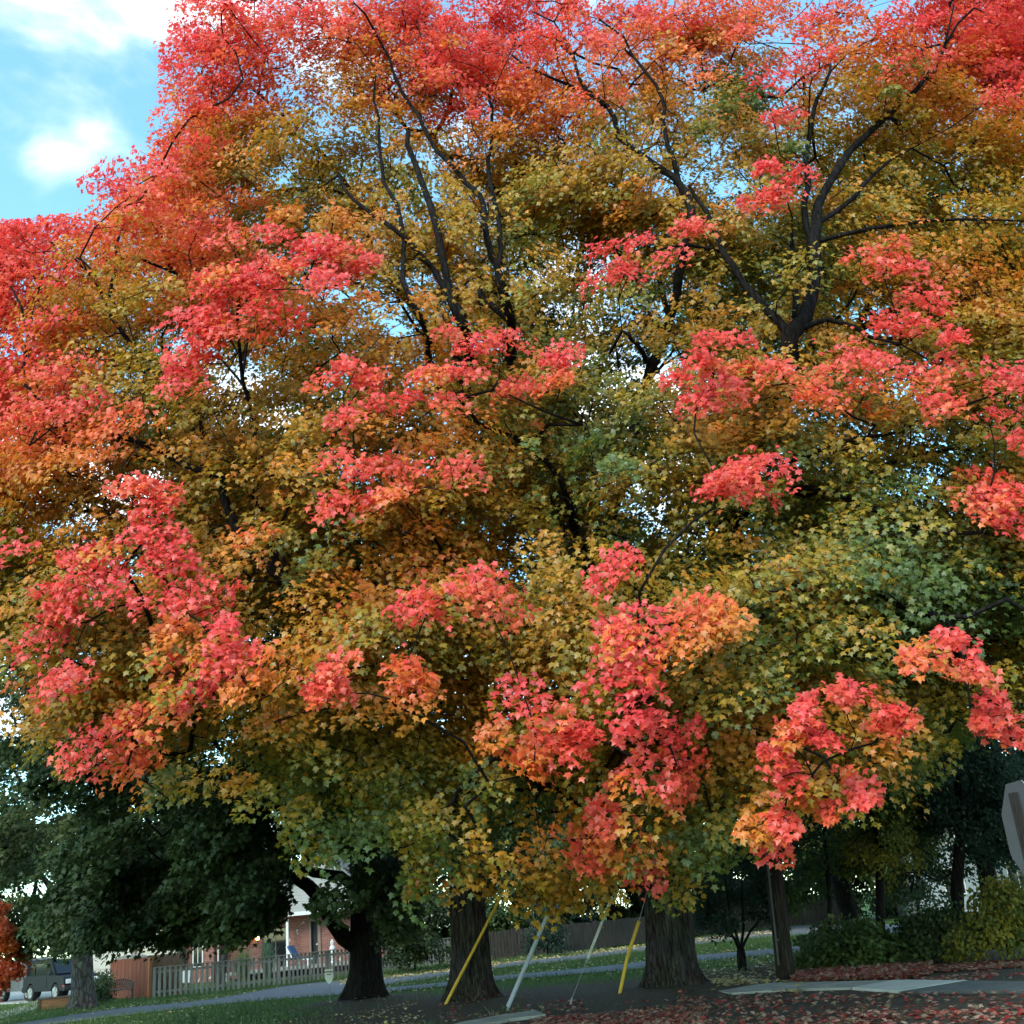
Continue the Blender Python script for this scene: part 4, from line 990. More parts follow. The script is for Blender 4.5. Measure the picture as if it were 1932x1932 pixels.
b.box((0, -Dp / 2, .385), (Wd + .1, .14, .045), bev=.006); b.box((0, Dp / 2, .385), (Wd + .1, .14, .045), bev=.006); b.box((-Wd / 2, 0, .385), (.14, Dp - .15, .043)); b.box((Wd / 2, 0, .385), (.14, Dp - .15, .043))
b.build('rim', WOOD_BROWN, pl)
b = MB(); b.box((-Wd / 2 - .02, -Dp / 2 - .045, .2), (.10, .06, .40)); b.build('corner_post', WOOD_BROWN, pl)
b = MB(); b.box((0, 0, .30), (Wd - .15, Dp - .08, .05)); b.build('soil', mat('soil', (.04, .028, .02), .95, .4, 12, .5), pl)
# trellis panel behind the fence
Yt = G(338, 1880)[1] + 2.2
tr0 = P(338, 1840, Yt); tr0[2] = 0
tre = empty('trellis', tr0, 'brown lattice trellis behind the left end of the picket fence', 'trellis')
b = MB()
for x in (-.32, .32): b.box((x, 0, .95), (.07, .07, 1.9))
b.box((0, 0, 1.9), (.8, .08, .06)); b.box((0, 0, 1.0), (.58, .05, .05)); b.build('frame', WOOD_BROWN, tre)
b = MB()
for i in range(-4, 9):
    x0, x1 = -.3 + i * .12, -.3 + i * .12 + .8
    for (p, q) in (((x0, 1.03), (x1, 1.85)), ((x1, 1.03), (x0, 1.85))):
        # clip to the frame
        t0 = max(0, min(1, (-.29 - p[0]) / (q[0] - p[0]))); t1 = max(0, min(1, (.29 - p[0]) / (q[0] - p[0])))
        if t0 > t1: t0, t1 = t1, t0
        if t1 - t0 < .05: continue
        A = (p[0] + (q[0] - p[0]) * t0, 0, p[1] + (q[1] - p[1]) * t0); B = (p[0] + (q[0] - p[0]) * t1, 0, p[1] + (q[1] - p[1]) * t1)
        b.bar(A, B, .013, n=4)
b.build('lattice', WOOD_BROWN, tre)
sc0 = P(312, 1840, G(312, 1883)[1] + 1.6); sc0[2] = 0
scr = empty('fence_screen', sc0, 'dark brown privacy screen between the gate and the trellis', 'screen')
b = MB()
for i in range(9): b.box((-.65 + i * .16, 0, .8), (.15, .025, 1.6))
b.build('board_panel', WOOD_BROWN, scr)
for z in (.4, 1.45):
    b = MB(); b.box((0, .04, z), (1.4, .04, .09)); b.build('rail', WOOD_BROWN, scr)
# ================================================================== houses
def brick_mat():
    m, n, out = new_mat('brick')
    b = n.nodes.new('ShaderNodeBsdfPrincipled'); b.inputs['Roughness'].default_value = .9
    t = n.nodes.new('ShaderNodeTexCoord'); sp = n.nodes.new('ShaderNodeSeparateXYZ'); cb = n.nodes.new('ShaderNodeCombineXYZ'); ad = n.nodes.new('ShaderNodeMath'); ad.operation = 'ADD'
    n.links.new(t.outputs['Object'], sp.inputs[0]); n.links.new(sp.outputs[0], ad.inputs[0]); n.links.new(sp.outputs[1], ad.inputs[1])
    n.links.new(ad.outputs[0], cb.inputs[0]); n.links.new(sp.outputs[2], cb.inputs[1])
    br = n.nodes.new('ShaderNodeTexBrick'); br.inputs['Scale'].default_value = 1.0
    br.inputs['Brick Width'].default_value = .23; br.inputs['Row Height'].default_value = .08; br.inputs['Mortar Size'].default_value = .011
    br.inputs['Color1'].default_value = (.17, .042, .028, 1); br.inputs['Color2'].default_value = (.30, .085, .055, 1); br.inputs['Mortar'].default_value = (.24, .19, .165, 1)
    nz = n.nodes.new('ShaderNodeTexNoise'); nz.inputs['Scale'].default_value = 2.6; nz.inputs['Detail'].default_value = 2
    r = n.nodes.new('ShaderNodeValToRGB'); r.color_ramp.elements[0].position = .66; r.color_ramp.elements[1].position = .70
    mx = n.nodes.new('ShaderNodeMix'); mx.data_type = 'RGBA'; mx.inputs[7].default_value = (.5, .44, .40, 1)
    n.links.new(cb.outputs[0], br.inputs['Vector']); n.links.new(t.outputs['Object'], nz.inputs['Vector']); n.links.new(nz.outputs['Fac'], r.inputs[0])
    n.links.new(r.outputs[0], mx.inputs[0]); n.links.new(br.outputs['Color'], mx.inputs[6]); n.links.new(mx.outputs[2], b.inputs['Base Color'])
    bp = n.nodes.new('ShaderNodeBump'); bp.inputs['Strength'].default_value = .5; bp.inputs['Distance'].default_value = .01
    n.links.new(br.outputs['Fac'], bp.inputs['Height']); bp.invert = True; n.links.new(bp.outputs[0], b.inputs['Normal'])
    n.links.new(b.outputs[0], out.inputs[0]); return m
BRICK = brick_mat()
SIDING = mat('beige_siding', (.50, .46, .38), .7, .06, 1.0)
SIDING_GREY = mat('grey_siding', (.36, .35, .33), .75, .08, 1.0)
SIDING_PALE = mat('pale_siding', (.30, .33, .345), .7, .05, 1.0)
TRIM = mat('white_trim', (.66, .65, .62), .6, .06)
TRIMB = mat('brown_trim', (.22, .15, .12), .7, .15)
SHINGLE = mat('roof_shingle', (.20, .19, .18), .95, .3, 14, .5)
def glass_mat():
    m, n, out = new_mat('window_glass')
    b = n.nodes.new('ShaderNodeBsdfPrincipled'); b.inputs['Base Color'].default_value = (.012, .014, .017, 1); b.inputs['Roughness'].default_value = .05
    b.inputs['Specular IOR Level'].default_value = .6; n.links.new(b.outputs[0], out.inputs[0]); return m
GLASS = glass_mat()
DARKDOOR = mat('dark_door', (.02, .022, .03), .5, .15)
def lap(b, x0, x1, y, z0, z1, step=.15, shape=None):
    z = z0
    while z < z1 - .02:
        a0, a1 = (x0, x1) if shape is None else shape(z + step / 2)
        if a1 - a0 > .1: b.box(((a0 + a1) / 2, y, z + step / 2), (a1 - a0, .03, step * .99), Matrix.Rotation(math.radians(-6), 3, 'X'))
        z += step
YH = 61.0
X = lambda u: float(P(u, 1790, YH)[0])
hx0, hx1 = X(352), X(748)
house = empty('brick_house', (hx0, YH, 0), 'red brick house with a grey gable behind the picket fence', 'house')
Lh = hx1 - hx0
lx = lambda u: X(u) - hx0
# walls: a pier section in front and a recessed porch section
b = MB()
b.box((lx(378), 4, 1.45), (lx(403) - lx(352), 8, 2.9)); ws = lx(403) + .002
holes = [(lx(483), lx(535), .35, 2.35), (lx(578), lx(596), .35, 2.5)]
xs_ = [ws] + [q for h_ in holes for q in h_[:2]] + [Lh]
for i in range(0, len(xs_), 2): b.box(((xs_[i] + xs_[i + 1]) / 2, 1.35, 1.45), (xs_[i + 1] - xs_[i], .3, 2.9))
for x0, x1, z0, z1 in holes:
    b.box(((x0 + x1) / 2, 1.35, z0 / 2), (x1 - x0 - .004, .3, z0)); b.box(((x0 + x1) / 2, 1.35, (z1 + 2.9) / 2), (x1 - x0 - .004, .3, 2.9 - z1))
b.box(((ws + Lh) / 2, 8.3, 1.45), (Lh - ws, .3, 2.9)); b.box((Lh - .15, 4.8, 1.45), (.3, 6.6, 2.9))
b.build('wall', BRICK, house)
def window(parent, x0, x1, z0, z1, y, bars=1, fm=TRIM):
    f = MB(); w_ = .06
    f.box(((x0 + x1) / 2, y, z1 - w_ / 2), (x1 - x0, .09, w_)); f.box(((x0 + x1) / 2, y, z0 + w_ / 2), (x1 - x0, .09, w_))
    f.box((x0 + w_ / 2, y, (z0 + z1) / 2), (w_, .085, z1 - z0 - 2 * w_)); f.box((x1 - w_ / 2, y, (z0 + z1) / 2), (w_, .085, z1 - z0 - 2 * w_))
    for k in range(1, bars + 1):
        xm = x0 + (x1 - x0) * k / (bars + 1); f.box((xm, y, (z0 + z1) / 2), (.035, .05, z1 - z0 - 2 * w_))
    wo_ = f.build('window', fm, parent)
    p = MB(); p.box(((x0 + x1) / 2, y + .02, (z0 + z1) / 2), (x1 - x0 - .08, .02, z1 - z0 - .08)); p.build('pane', GLASS, wo_)
    return wo_
window(house, lx(483), lx(535), .35, 2.35, 1.33, 1, TRIMB)
window(house, lx(364), lx(384), .75, 2.0, -.03, 1)
d_ = MB(); d_.box(((lx(578) + lx(592)) / 2, 1.36, 1.42), (lx(592) - lx(578) - .1, .06, 2.14)); door = d_.build('door', DARKDOOR, house)
k_ = MB(); k_.disc((lx(589), 1.30, 1.35), .04, (0, 1, 0), .08, 10); k_.build('handle', TRIM, door)
f_ = MB(); f_.box((lx(577), 1.30, 1.42), (.10, .35, 2.2)); f_.box((lx(594.5), 1.30, 1.42), (.16, .35, 2.2)); f_.box(((lx(577) + lx(594)) / 2, 1.30, 2.56), (lx(594) - lx(577) + .2, .35, .08)); f_.build('door_frame', TRIMB, house)
f_ = MB(); f_.box(((lx(352) + lx(403)) / 2, -.32, 2.95), (lx(403) - lx(352) + .5, .05, .2)); f_.box(((ws + Lh) / 2, .30, 2.95), (Lh - ws + .3, .05, .2)); f_.box(((ws + Lh) / 2, .80, 2.93), (Lh - ws + .2, .95, .03)); f_.build('eave', TRIM, house)
f_ = MB(); f_.bar((lx(409), .26, .1), (lx(409), .26, 2.3), .045); f_.bar((lx(409), .26, 2.3), (lx(403), -.2, 2.75), .045); f_.build('downspout', TRIM, house)
f_ = MB(); f_.box((lx(539), .45, 1.4), (.13, .13, 2.85), bev=.01); f_.build('porch_post', TRIM, house)
# gable over the porch
gx0, gx1 = lx(520), lx(690); gm = (gx0 + gx1) / 2
gtop = 6.2
b = MB(); b.prism([(gx0 - .3, 3.05), (gx1 + .3, 3.05), (gm, gtop)], 'y', .32, .40)
lap(b, 0, 0, .30, 3.06, gtop - .2, .16, lambda z: (gx0 - .3 + (z - 3.05) / (gtop - 3.05) * (gm - gx0 + .3) + .1, gx1 + .3 - (z - 3.05) / (gtop - 3.05) * (gx1 + .3 - gm) - .1))
b.build('gable', SIDING_GREY, house)
b = MB()
for sx in (-1, 1):
    e = gx0 - .5 if sx < 0 else gx1 + .5
    b.prism([(e, 2.98), (gm, gtop + .12), (gm, gtop + .28), (e + sx * .05, 3.12)], 'y', .05, 6)
b.prism([(-.6, 3.0), (9.0, 3.0), (4.2, 5.6)], 'x', -.4, gx0 - .8); b.prism([(.3, 3.06), (9.0, 3.06), (4.6, 5.4)], 'x', gx1 + .8, Lh + .5)
b.prism([(.9, 3.02), (9.0, 3.02), (4.4, 5.5)], 'x', gx0 - .79, gx1 + .79)
roof = b.build('roof', SHINGLE, house)
b = MB(); b.box((lx(455), 4.4, 5.7), (.8, .8, 1.6), bev=.02); b.build('chimney', BRICK, roof)
b = MB(); b.box(((lx(440) + Lh) / 2, -.4, .33), (Lh - lx(440), 3.0, .12))
for i in range(8): b.box((lx(445) + i * (Lh - lx(440)) / 8, -1.8, .15), (.12, .12, .3))
b.build('deck', WOOD_GREY, house)
m, n, out = new_mat('lamp_glow'); e_ = n.nodes.new('ShaderNodeEmission'); e_.inputs[0].default_value = (1, .55, .18, 1); e_.inputs[1].default_value = 9; n.links.new(e_.outputs[0], out.inputs[0]); GLOW = m
lamp = MB(); lamp.box((lx(476), 1.16, 2.14), (.16, .14, .05)); lamp.box((lx(476), 1.19, 1.97), (.10, .03, .36)); lamp.box((lx(476), 1.12, 1.80), (.12, .12, .03))
lo = lamp.build('porch_lamp', mat('lamp_black', (.02, .02, .02), .5, .1), house)
l2 = MB(); l2.bar((lx(476), 1.10, 1.83), (lx(476), 1.10, 2.10), .075, .09, 10); l2.build('bulb', GLOW, lo)
# garage
gxa, gxb = X(150), X(345)
garage = empty('garage', (gxa, YH - 1, 0), 'beige sided garage with a wide door, behind the red-brown gate', 'garage')
Lg = gxb - gxa; gl = lambda u: X(u) - gxa
b = MB(); b.box((Lg / 2, 3.6, 1.9), (Lg, 6.9, 3.8)); lap(b, .02, Lg - .02, .13, 2.55, 3.78, .15)
b.prism([(0, 3.8), (Lg, 3.8), (Lg / 2, 5.6)], 'y', .16, 7); b.build('wall', SIDING, garage)
b = MB(); b.box((Lg / 2 - .3, .08, 2.45), (Lg - .4, .12, .2)); b.box((Lg / 2 - .3, -.02, 2.34), (Lg - .2, .3, .05)); b.build('trim', TRIM, garage)
b = MB(); dw = gl(262) - gl(165)
for k in range(4): b.box(((gl(165) + gl(262)) / 2, .11, .28 + k * .54), (dw, .06, .525), bev=.012)
b.build('garage_door', mat('garage_door', (.58, .54, .46), .6, .05), garage)
b = MB(); b.bar((gl(267), .05, .05), (gl(267), .05, 2.4), .05); b.build('downspout', TRIMB, garage)
b = MB()
for sx in (-1, 1):
    e = -.5 if sx < 0 else Lg + .5
    b.prism([(e, 3.62), (Lg / 2, 5.68), (Lg / 2, 5.82), (e, 3.76)], 'y', -.3, 7.3)
b.build('roof', SHINGLE, garage)
# pale house beyond the woods at right
Yp = 62.0
px0, px1 = float(P(1730, 1700, Yp)[0]), float(P(1990, 1700, Yp)[0])
ph = empty('pale_house', (px0, Yp, 0), 'pale blue-white sided house glimpsed through the dark woods at right', 'house')
Lp = px1 - px0
b = MB(); b.box((Lp / 2, 3.6, 2.9), (Lp, 7, 5.8)); lap(b, .02, Lp - .02, .08, .4, 5.7, .18); b.build('wall', SIDING_PALE, ph)
for x0 in (1.6, 5.0, 8.2):
    if x0 + 1.2 < Lp: window(ph, x0, x0 + 1.1, 3.4, 4.9, .02); window(ph, x0, x0 + 1.1, .9, 2.3, .02)
b = MB(); b.prism([(-.4, 5.8), (7.6, 5.8), (3.6, 8.6)], 'x', -.4, Lp + .4); b.build('roof', SHINGLE, ph)
# things on the deck and behind the fence
lc = P(571, 1790, YH - .9); lc[2] = .39
chr_ = empty('lounge_chair', lc, 'white lounge chair with a dark blue cushion on the porch of the brick house', 'chair', None, math.radians(-20))
WHITEP = mat('white_plastic', (.75, .75, .74), .45, .04); BLUE = mat('blue_cushion', (.035, .07, .16), .85, .2)
b = MB(); b.box((0, 0, .36), (1.1, .58, .05), Matrix.Rotation(math.radians(6), 3, 'Y'), .01); b.build('seat', WHITEP, chr_)
b = MB(); b.box((-.62, 0, .66), (.75, .56, .05), Matrix.Rotation(math.radians(58), 3, 'Y'), .01); b.build('backrest', WHITEP, chr_)
for sx in (-.45, .45):
    for sy in (-.25, .25):
        b = MB(); b.bar((sx, sy, 0), (sx, sy, .36), .03); b.build('leg', WHITEP, chr_)
b = MB(); b.box((-.54, 0, .70), (.72, .52, .10), Matrix.Rotation(math.radians(58), 3, 'Y'), .03); b.build('cushion', BLUE, chr_)
o_ = P(627, 1785, YH - 1.0); o_[2] = .39
orn = MB(); prof = [(.14, 0), (.15, .05), (.07, .12), (.06, .25), (.14, .42), (.17, .62), (.13, .8), (.07, .86), (.10, .95), (.10, 1.05), (.03, 1.14)]
for (r0, z0), (r1, z1) in zip(prof[:-1], prof[1:]): orn.bar((0, 0, z0), (0, 0, z1), r0, r1, 12)
oo = orn.build('garden_ornament', WHITE_STONE, None, True); oo.location = tuple(o_); tag(oo, 'small white ornament on the porch, just left of the black trunk', 'ornament')
def spiky(label, u, v, Y, h, n, col, spread):
    b0 = P(u, v, Y); b0[2] = 0
    root = empty('ornamental_grass', b0, label, 'plant')
    N = n; a = rng.uniform(0, 2 * math.pi, N); tl = rng.uniform(.05, spread, N)
    V, Fs = [], []
    for i in range(N):
        d = np.array([math.cos(a[i]), math.sin(a[i]), 0]); s_ = np.array([-d[1], d[0], 0]) * .016
        hh = h * rng.uniform(.7, 1.1); k0 = len(V); o0 = d * rng.uniform(0, .15)
        for j in range(5):
            t_ = j / 4; c_ = o0 + d * tl[i] * t_ ** 1.6 + np.array([0, 0, hh * (t_ - .35 * t_ ** 3 * tl[i] / spread)]); w_ = (1 - t_ * .9)
            V.append(c_ - s_ * w_); V.append(c_ + s_ * w_)
        for j in range(4): Fs.append((k0 + 2 * j, k0 + 2 * j + 1, k0 + 2 * j + 3, k0 + 2 * j + 2))
    me = bpy.data.meshes.new('blades'); me.from_pydata([tuple(v) for v in V], [], Fs); link_mesh('blades', me, mat('grass_blade', col, .6, .3, 3), root)
spiky('broad pale green clump of ornamental grass behind the picket fence', 458, 1830, G(458, 1867)[1] + 1.8, 1.75, 420, (.22, .27, .10), .8)
spiky('taller blue-green spiky grass clump behind the picket fence', 505, 1830, G(505, 1862)[1] + 2.4, 2.1, 260, (.16, .24, .14), .5)
# ================================================================== cars
TYRE = mat('tyre', (.018, .018, .018), .85, .2); RIM = mat('alloy_rim', (.45, .45, .46), .35, .1, metal=.7)
def car_paint(name, col):
    m, n, out = new_mat(name); b = n.nodes.new('ShaderNodeBsdfPrincipled'); b.inputs['Base Color'].default_value = (*col, 1); b.inputs['Roughness'].default_value = .4; b.inputs['Specular IOR Level'].default_value = .12
    b.inputs['Coat Weight'].default_value = .06; b.inputs['Coat Roughness'].default_value = .08; n.links.new(b.outputs[0], out.inputs[0]); return m
LIGHT = mat('lamp_lens', (.7, .7, .68), .2, .05); BLACKP = mat('black_plastic', (.03, .03, .032), .6, .2); REDL = mat('red_lens', (.45, .03, .02), .3, .1)
def arch_profile(L, z0, zs, wb, r):
    pts = [(-L / 2, z0)]
    for cx in (-wb / 2, wb / 2):
        pts += [(cx + r * math.cos(math.pi * (1 - i / 8)), z0 + .02 + r * math.sin(math.pi * (1 - i / 8))) for i in range(9)]
    return pts + [(L / 2, z0)] + zs
def car(name, label, loc, rz, paint, L=4.1, W=1.74, wb=2.5, wr=.36, z0=.38, belt=1.08, roof=1.74, cab=(-1.98, .45, 1.0), hood=1.0, boxy=True):
    root = empty(name, loc, label, 'car', None, rz)
    b = MB(); b.prism(arch_profile(L, z0, [(L / 2 + .03, z0 + .3), (L / 2, hood - .1), (L / 2 - .15, hood), (cab[2], belt), (cab[0], belt), (-L / 2, belt - .1)], wb, wr + .06), 'y', -W / 2, W / 2, .035)
    body = b.build('body', paint, root, False)
    b = MB(); b.prism([(cab[0], belt - .02), (cab[0] + .08, roof - .05), (cab[0] + .2, roof), (cab[1], roof), (cab[1] + .12, roof - .05), (cab[2], belt - .02)], 'y', -W / 2 + .09, W / 2 - .09, .03)
    b.build('cabin', paint, root)
    b = MB(); b.box((0.5 * (cab[0] + cab[1]), 0, roof + .012), (cab[1] - cab[0] - .5, W - .5, .02), bev=.008)
    for s_ in (-1, 1): b.bar((cab[0] + .3, s_ * (W / 2 - .22), roof + .05), (cab[1] - .1, s_ * (W / 2 - .22), roof + .05), .018)
    b.build('roof_rack', BLACKP, root)
    yo = W / 2 - .075
    for s_ in (-1, 1):
        span = cab[1] - cab[0]
        cuts = [(cab[0] + .14, cab[0] + span * .42), (cab[0] + span * .46, cab[0] + span * .98)]
        for ci, (x0, x1) in enumerate(cuts):
            sl = .12 if ci == 0 else 0
            fr = (cab[2] - cab[1]) * .62 if ci == 1 else 0
            b = MB(); b.prism([(x0, belt + .06), (x0 + sl * .5, roof - .13), (x1, roof - .13), (x1 + fr, belt + .06)], 'y', s_ * yo - .02, s_ * yo + .02); b.build('side_window', GLASS, root)
        b = MB(); b.box((cab[0] + span * .72, s_ * (W / 2 + .004), (z0 + belt) / 2 + .06), (span * .5, .018, belt - z0 - .22), bev=.006); dr = b.build('door', paint, root)
        b = MB(); b.box((cab[0] + span * .53, s_ * (W / 2 + .025), belt - .12), (.14, .03, .035)); b.build('handle', BLACKP, dr)
        b = MB(); b.box((cab[2] - .12, s_ * (W / 2 + .07), belt + .10), (.10, .2, .16), bev=.03); b.build('mirror', BLACKP, root)
        b = MB(); b.box((L / 2 + .015, s_ * (W / 2 - .26), hood - .22), (.06, .34, .2), bev=.04); b.build('headlight', LIGHT, root)
        b = MB(); b.box((L / 2 - .02, s_ * (W / 2 - .02), hood - .40), (.12, .06, .08), bev=.01); b.build('turn_signal', REDL, root)
        for cx in (-wb / 2, wb / 2):
            wh = empty('wheel', (cx, s_ * (W / 2 - .12), wr), None, None); wh.parent = root
            b = MB(); b.disc((0, 0, 0), wr, (0, 1, 0), .22, 28); t_ = b.build('tyre', TYRE, wh)
            b = MB(); b.disc((0, s_ * .112, 0), wr * .64, (0, 1, 0), .02, 24); b.disc((0, s_ * .118, 0), wr * .16, (0, 1, 0), .03, 12)
            for k in range(5):
                a = k * 2 * math.pi / 5; b.bar((wr * .12 * math.cos(a), s_ * .125, wr * .12 * math.sin(a)), (wr * .6 * math.cos(a), s_ * .125, wr * .6 * math.sin(a)), .045, .035, 6)
            b.build('rim', RIM, wh)
    b = MB(); b.prism([(cab[1] + .135, roof - .07), (cab[1] + .16, roof - .07), (cab[2] + .03, belt + .05), (cab[2] - .0, belt + .05)], 'y', -W / 2 + .18, W / 2 - .18); b.build('windshield', GLASS, root)
    b = MB(); b.box((L / 2 + .05, 0, z0 + .12), (.14, W + .02, .2), bev=.04); b.build('front_bumper', BLACKP, root)
    b = MB(); b.box((-L / 2 - .04, 0, z0 + .14), (.14, W + .02, .2), bev=.04); b.build('rear_bumper', BLACKP, root)
    b = MB(); b.box((L / 2 + .02, 0, hood - .24), (.05, W - 1.0, .18), bev=.01)
    b.build('grille', BLACKP, root)
    return root
hz_ = math.atan2(-.66, .75)
jc = G(101, 1888) + np.array([0, .7, 0])
car('parked_jeep', 'black boxy off-roader with a pale roof parked left of the pale grey trunk', (jc[0], jc[1], .02), hz_, car_paint('black_paint', (.012, .014, .018)))
sc_ = jc + np.array([-2.75, 3.3, 0])
car('parked_suv', 'grey off-road wagon parked behind the black one, half hidden by orange leaves', (sc_[0], sc_[1], .02), hz_, car_paint('grey_paint', (.12, .125, .13)), L=4.6, W=1.85, wb=2.75, wr=.39, z0=.42, belt=1.18, roof=1.86, cab=(-2.2, .5, 1.15), hood=1.1)
wc = P(262, 1840, G(240, 1886)[1] + 5.0)
car('parked_car', 'white car showing only its nose between the pale grey trunk and the gate', (wc[0], wc[1], .02), math.radians(200), car_paint('white_paint', (.7, .72, .75)), L=4.4, W=1.76, wb=2.65, wr=.32, z0=.26, belt=.92, roof=1.42, cab=(-1.7, .15, 1.1), hood=.86)
# ================================================================== utility pole, guys, cables
pb = G(1483, 1847)
pt = P(1459, 1631, pb[1] + .1)
pd_ = unit(pt - pb); 
def pole_at(z): return pb + pd_ * (z / pd_[2])
POLE_M = bark_mat('pole_wood', (.025, .017, .013), (.085, .06, .048), .05, 30)
top = pole_at(13.2)
pole = empty('utility_pole', pb, 'dark brown wooden utility pole leaning left, right of the thickest maple', 'utility pole')
L3 = lambda p: tuple(np.array(p) - pb)
b = MB(); b.bar(L3(pb - pd_ * .1), L3(top), .205, .15, 24); b.build('shaft', POLE_M, pole, False)
cdir = np.array([-.16, -.17, 0])
b = MB(); b.tube([L3(pole_at(z) + cdir * 1.0) for z in (.3, 3, 6, 9)], .022, 8)
for z in (.8, 2.2, 3.6, 5.0, 6.5): b.bar(L3(pole_at(z) + cdir * .8), L3(pole_at(z + .04) + cdir * .8), .05, n=8)
b.build('conduit', mat('conduit_grey', (.07, .065, .062), .6, .2), pole)
b = MB(); b.box(L3(pole_at(12.4) + np.array([0, -.22, 0])), (2.3, .1, .12)); b.bar(L3(pole_at(11.7) + np.array([-.0, -.2, 0])), L3(pole_at(12.4) + np.array([.8, -.24, 0])), .02); b.bar(L3(pole_at(11.7) + np.array([0, -.2, 0])), L3(pole_at(12.4) + np.array([-.8, -.24, 0])), .02)
ca_ = b.build('crossarm', POLE_M, pole)
b = MB()
for dx in (-1, -.5, .5, 1): b.bar(L3(pole_at(12.46) + np.array([dx, -.22, 0])), L3(pole_at(12.72) + np.array([dx, -.22, 0])), .05, .03, 8)
b.build('insulators', mat('porcelain', (.30, .22, .18), .3, .1), ca_)
YEL = mat('yellow_sleeve', (.62, .36, .03), .5, .18, 2.5); GRY = mat('grey_sleeve', (.36, .37, .40), .5, .12, 2.5); PALE = mat('pale_sleeve', (.50, .50, .44), .6, .18, 3); STEEL = mat('galvanised_steel', (.25, .25, .25), .5, .2, 6, metal=.4)
def guy(label, bot, upx, sleeve_v, rad, m, bend=None, start=0.0):
    a = G(*bot); best = None
    for z in np.arange(3.0, 13.0, .1):
        q = pole_at(z)
        # where does the line cross the sleeve's top row
        lo_, hi_ = 0.0, 1.0
        for _ in range(30):
            md = (lo_ + hi_) / 2
            if proj(a + (q - a) * md)[1] > upx[1]: lo_ = md
            else: hi_ = md
        e_ = abs(proj(a + (q - a) * lo_)[0] - upx[0])
        if best is None or e_ < best[0]: best = (e_, q, lo_)
    _, q, f_ = best
    root = empty('guy_wire', a, label, 'guy wire', 'guy wires anchoring the utility pole')
    rel = lambda p: tuple(np.array(p) - a)
    w_ = MB(); w_.bar(rel(a - (q - a) * .004), rel(q), .008, n=6); w_.build('wire', STEEL, root)
    s_ = MB()
    p0, p1 = a + (q - a) * max(start, .004), a + (q - a) * f_
    if bend is None:
        s_.bar(rel(p0), rel(p1), rad, rad * .94, 14)
    else:
        mid = P(bend[0], bend[1], (p0[1] + p1[1]) / 2 - .05)
        pts = [p0 + (mid - p0) * t for t in (0, .5, .9)] + [mid + (p1 - mid) * t for t in (.02, .08, .5, 1)]
        for u_, v_ in zip(pts[:-1], pts[1:]): s_.bar(rel(u_), rel(v_), rad, rad, 14)
    s_.build('sleeve', m, root, False)
    c_ = MB(); c_.bar(rel(a + np.array([0, 0, -.05])), rel(a + (q - a) * .012), .025, .02, 8); c_.build('anchor', STEEL, root)
    if start: 
        c_ = MB(); c_.bar(rel(a + (q - a) * (start - .006)), rel(a + (q - a) * (start + .002)), .035, n=8); c_.build('clamp', STEEL, root)
    return q
guy('guy wire in the longest, straight yellow plastic sleeve, leftmost of the four', (837, 1902), (928, 1682), 0, .035, YEL)
guy('guy wire in the thick pale grey sleeve, second from the left', (956, 1905), (1033, 1726), 0, .047, GRY)
guy('guy wire with bare lower end and thin whitish sleeve, third from the left', (1075, 1894), (1155, 1692), 0, .031, PALE, start=.085)
guy('guy wire in the short bent yellow sleeve beside the thickest trunk', (1168, 1880), (1206, 1738), 0, .038, YEL, bend=(1183, 1808))
# two service cables seen in the gap between the maples
for nm_, (v0, v1), rr_, z_ in (('upper thinner overhead cable in the gap between the two red maples', (1236, 1250), .018, 9.6), ('lower thicker overhead cable in the gap between the two red maples', (1254, 1268), .026, 9.0)):
    A_ = pole_at(z_); m_ = P(1010, (v0 + v1) / 2, 36.0); dirn = m_ - A_; E_ = A_ + dirn * 2.0
    b = MB(); pts = [A_ + dirn * 2 * t + np.array([0, 0, -.9 * (4 * t * (1 - t)) + .9]) * 1.0 * (1 if 0 < t < 1 else 0) for t in np.linspace(0, 1, 15)]
    pts[0] = A_; pts[-1] = E_
    b.tube([tuple(p - A_) for p in pts], rr_, 6)
    o_ = b.build('overhead_cable', BLACKP, None); o_.location = tuple(A_); tag(o_, nm_, 'cable')
# ================================================================== signs
d0 = P(1934, 1569, 8.0); dep_ = float((d0 - CAM) @ _f); scn = 8.6 / dep_; sgn = CAM + (d0 - CAM) * scn
SIGN_BACK = mat('sign_back_aluminium', (.085, .085, .09), .6, .15, 3, metal=.2)
SIGN_POST = mat('rusty_brown_post', (.024, .019, .018), .8, .3, 12)
SIGN_RED = mat('sign_red', (.45, .02, .02), .5, .05); SIGN_WHITE = mat('sign_white', (.75, .75, .75), .5, .03)
ss = empty('stop_sign', (sgn[0], sgn[1], 0), 'grey back of an octagonal stop sign at the right edge', 'road sign')
RO = .38 / math.cos(math.pi / 8)
octa = lambda r: [(r * math.cos(math.pi / 8 + k * math.pi / 4), sgn[2] + r * math.sin(math.pi / 8 + k * math.pi / 4)) for k in range(8)]
b = MB(); b.prism(octa(RO), 'x', 0, .004); b.build('panel', SIGN_BACK, ss)
b = MB(); b.prism(octa(RO * .998), 'x', .0045, .006); b.build('white_border', SIGN_WHITE, ss)
b = MB(); b.prism(octa(RO * .94), 'x', .0065, .008); face = b.build('red_face', SIGN_RED, ss)
fc = bpy.data.curves.new('lettering', 'FONT'); fc.body = 'STOP'; fc.size = .33; fc.align_x = 'CENTER'; fc.align_y = 'CENTER'; fc.extrude = .001
fo = bpy.data.objects.new('lettering', fc); COL.objects.link(fo)
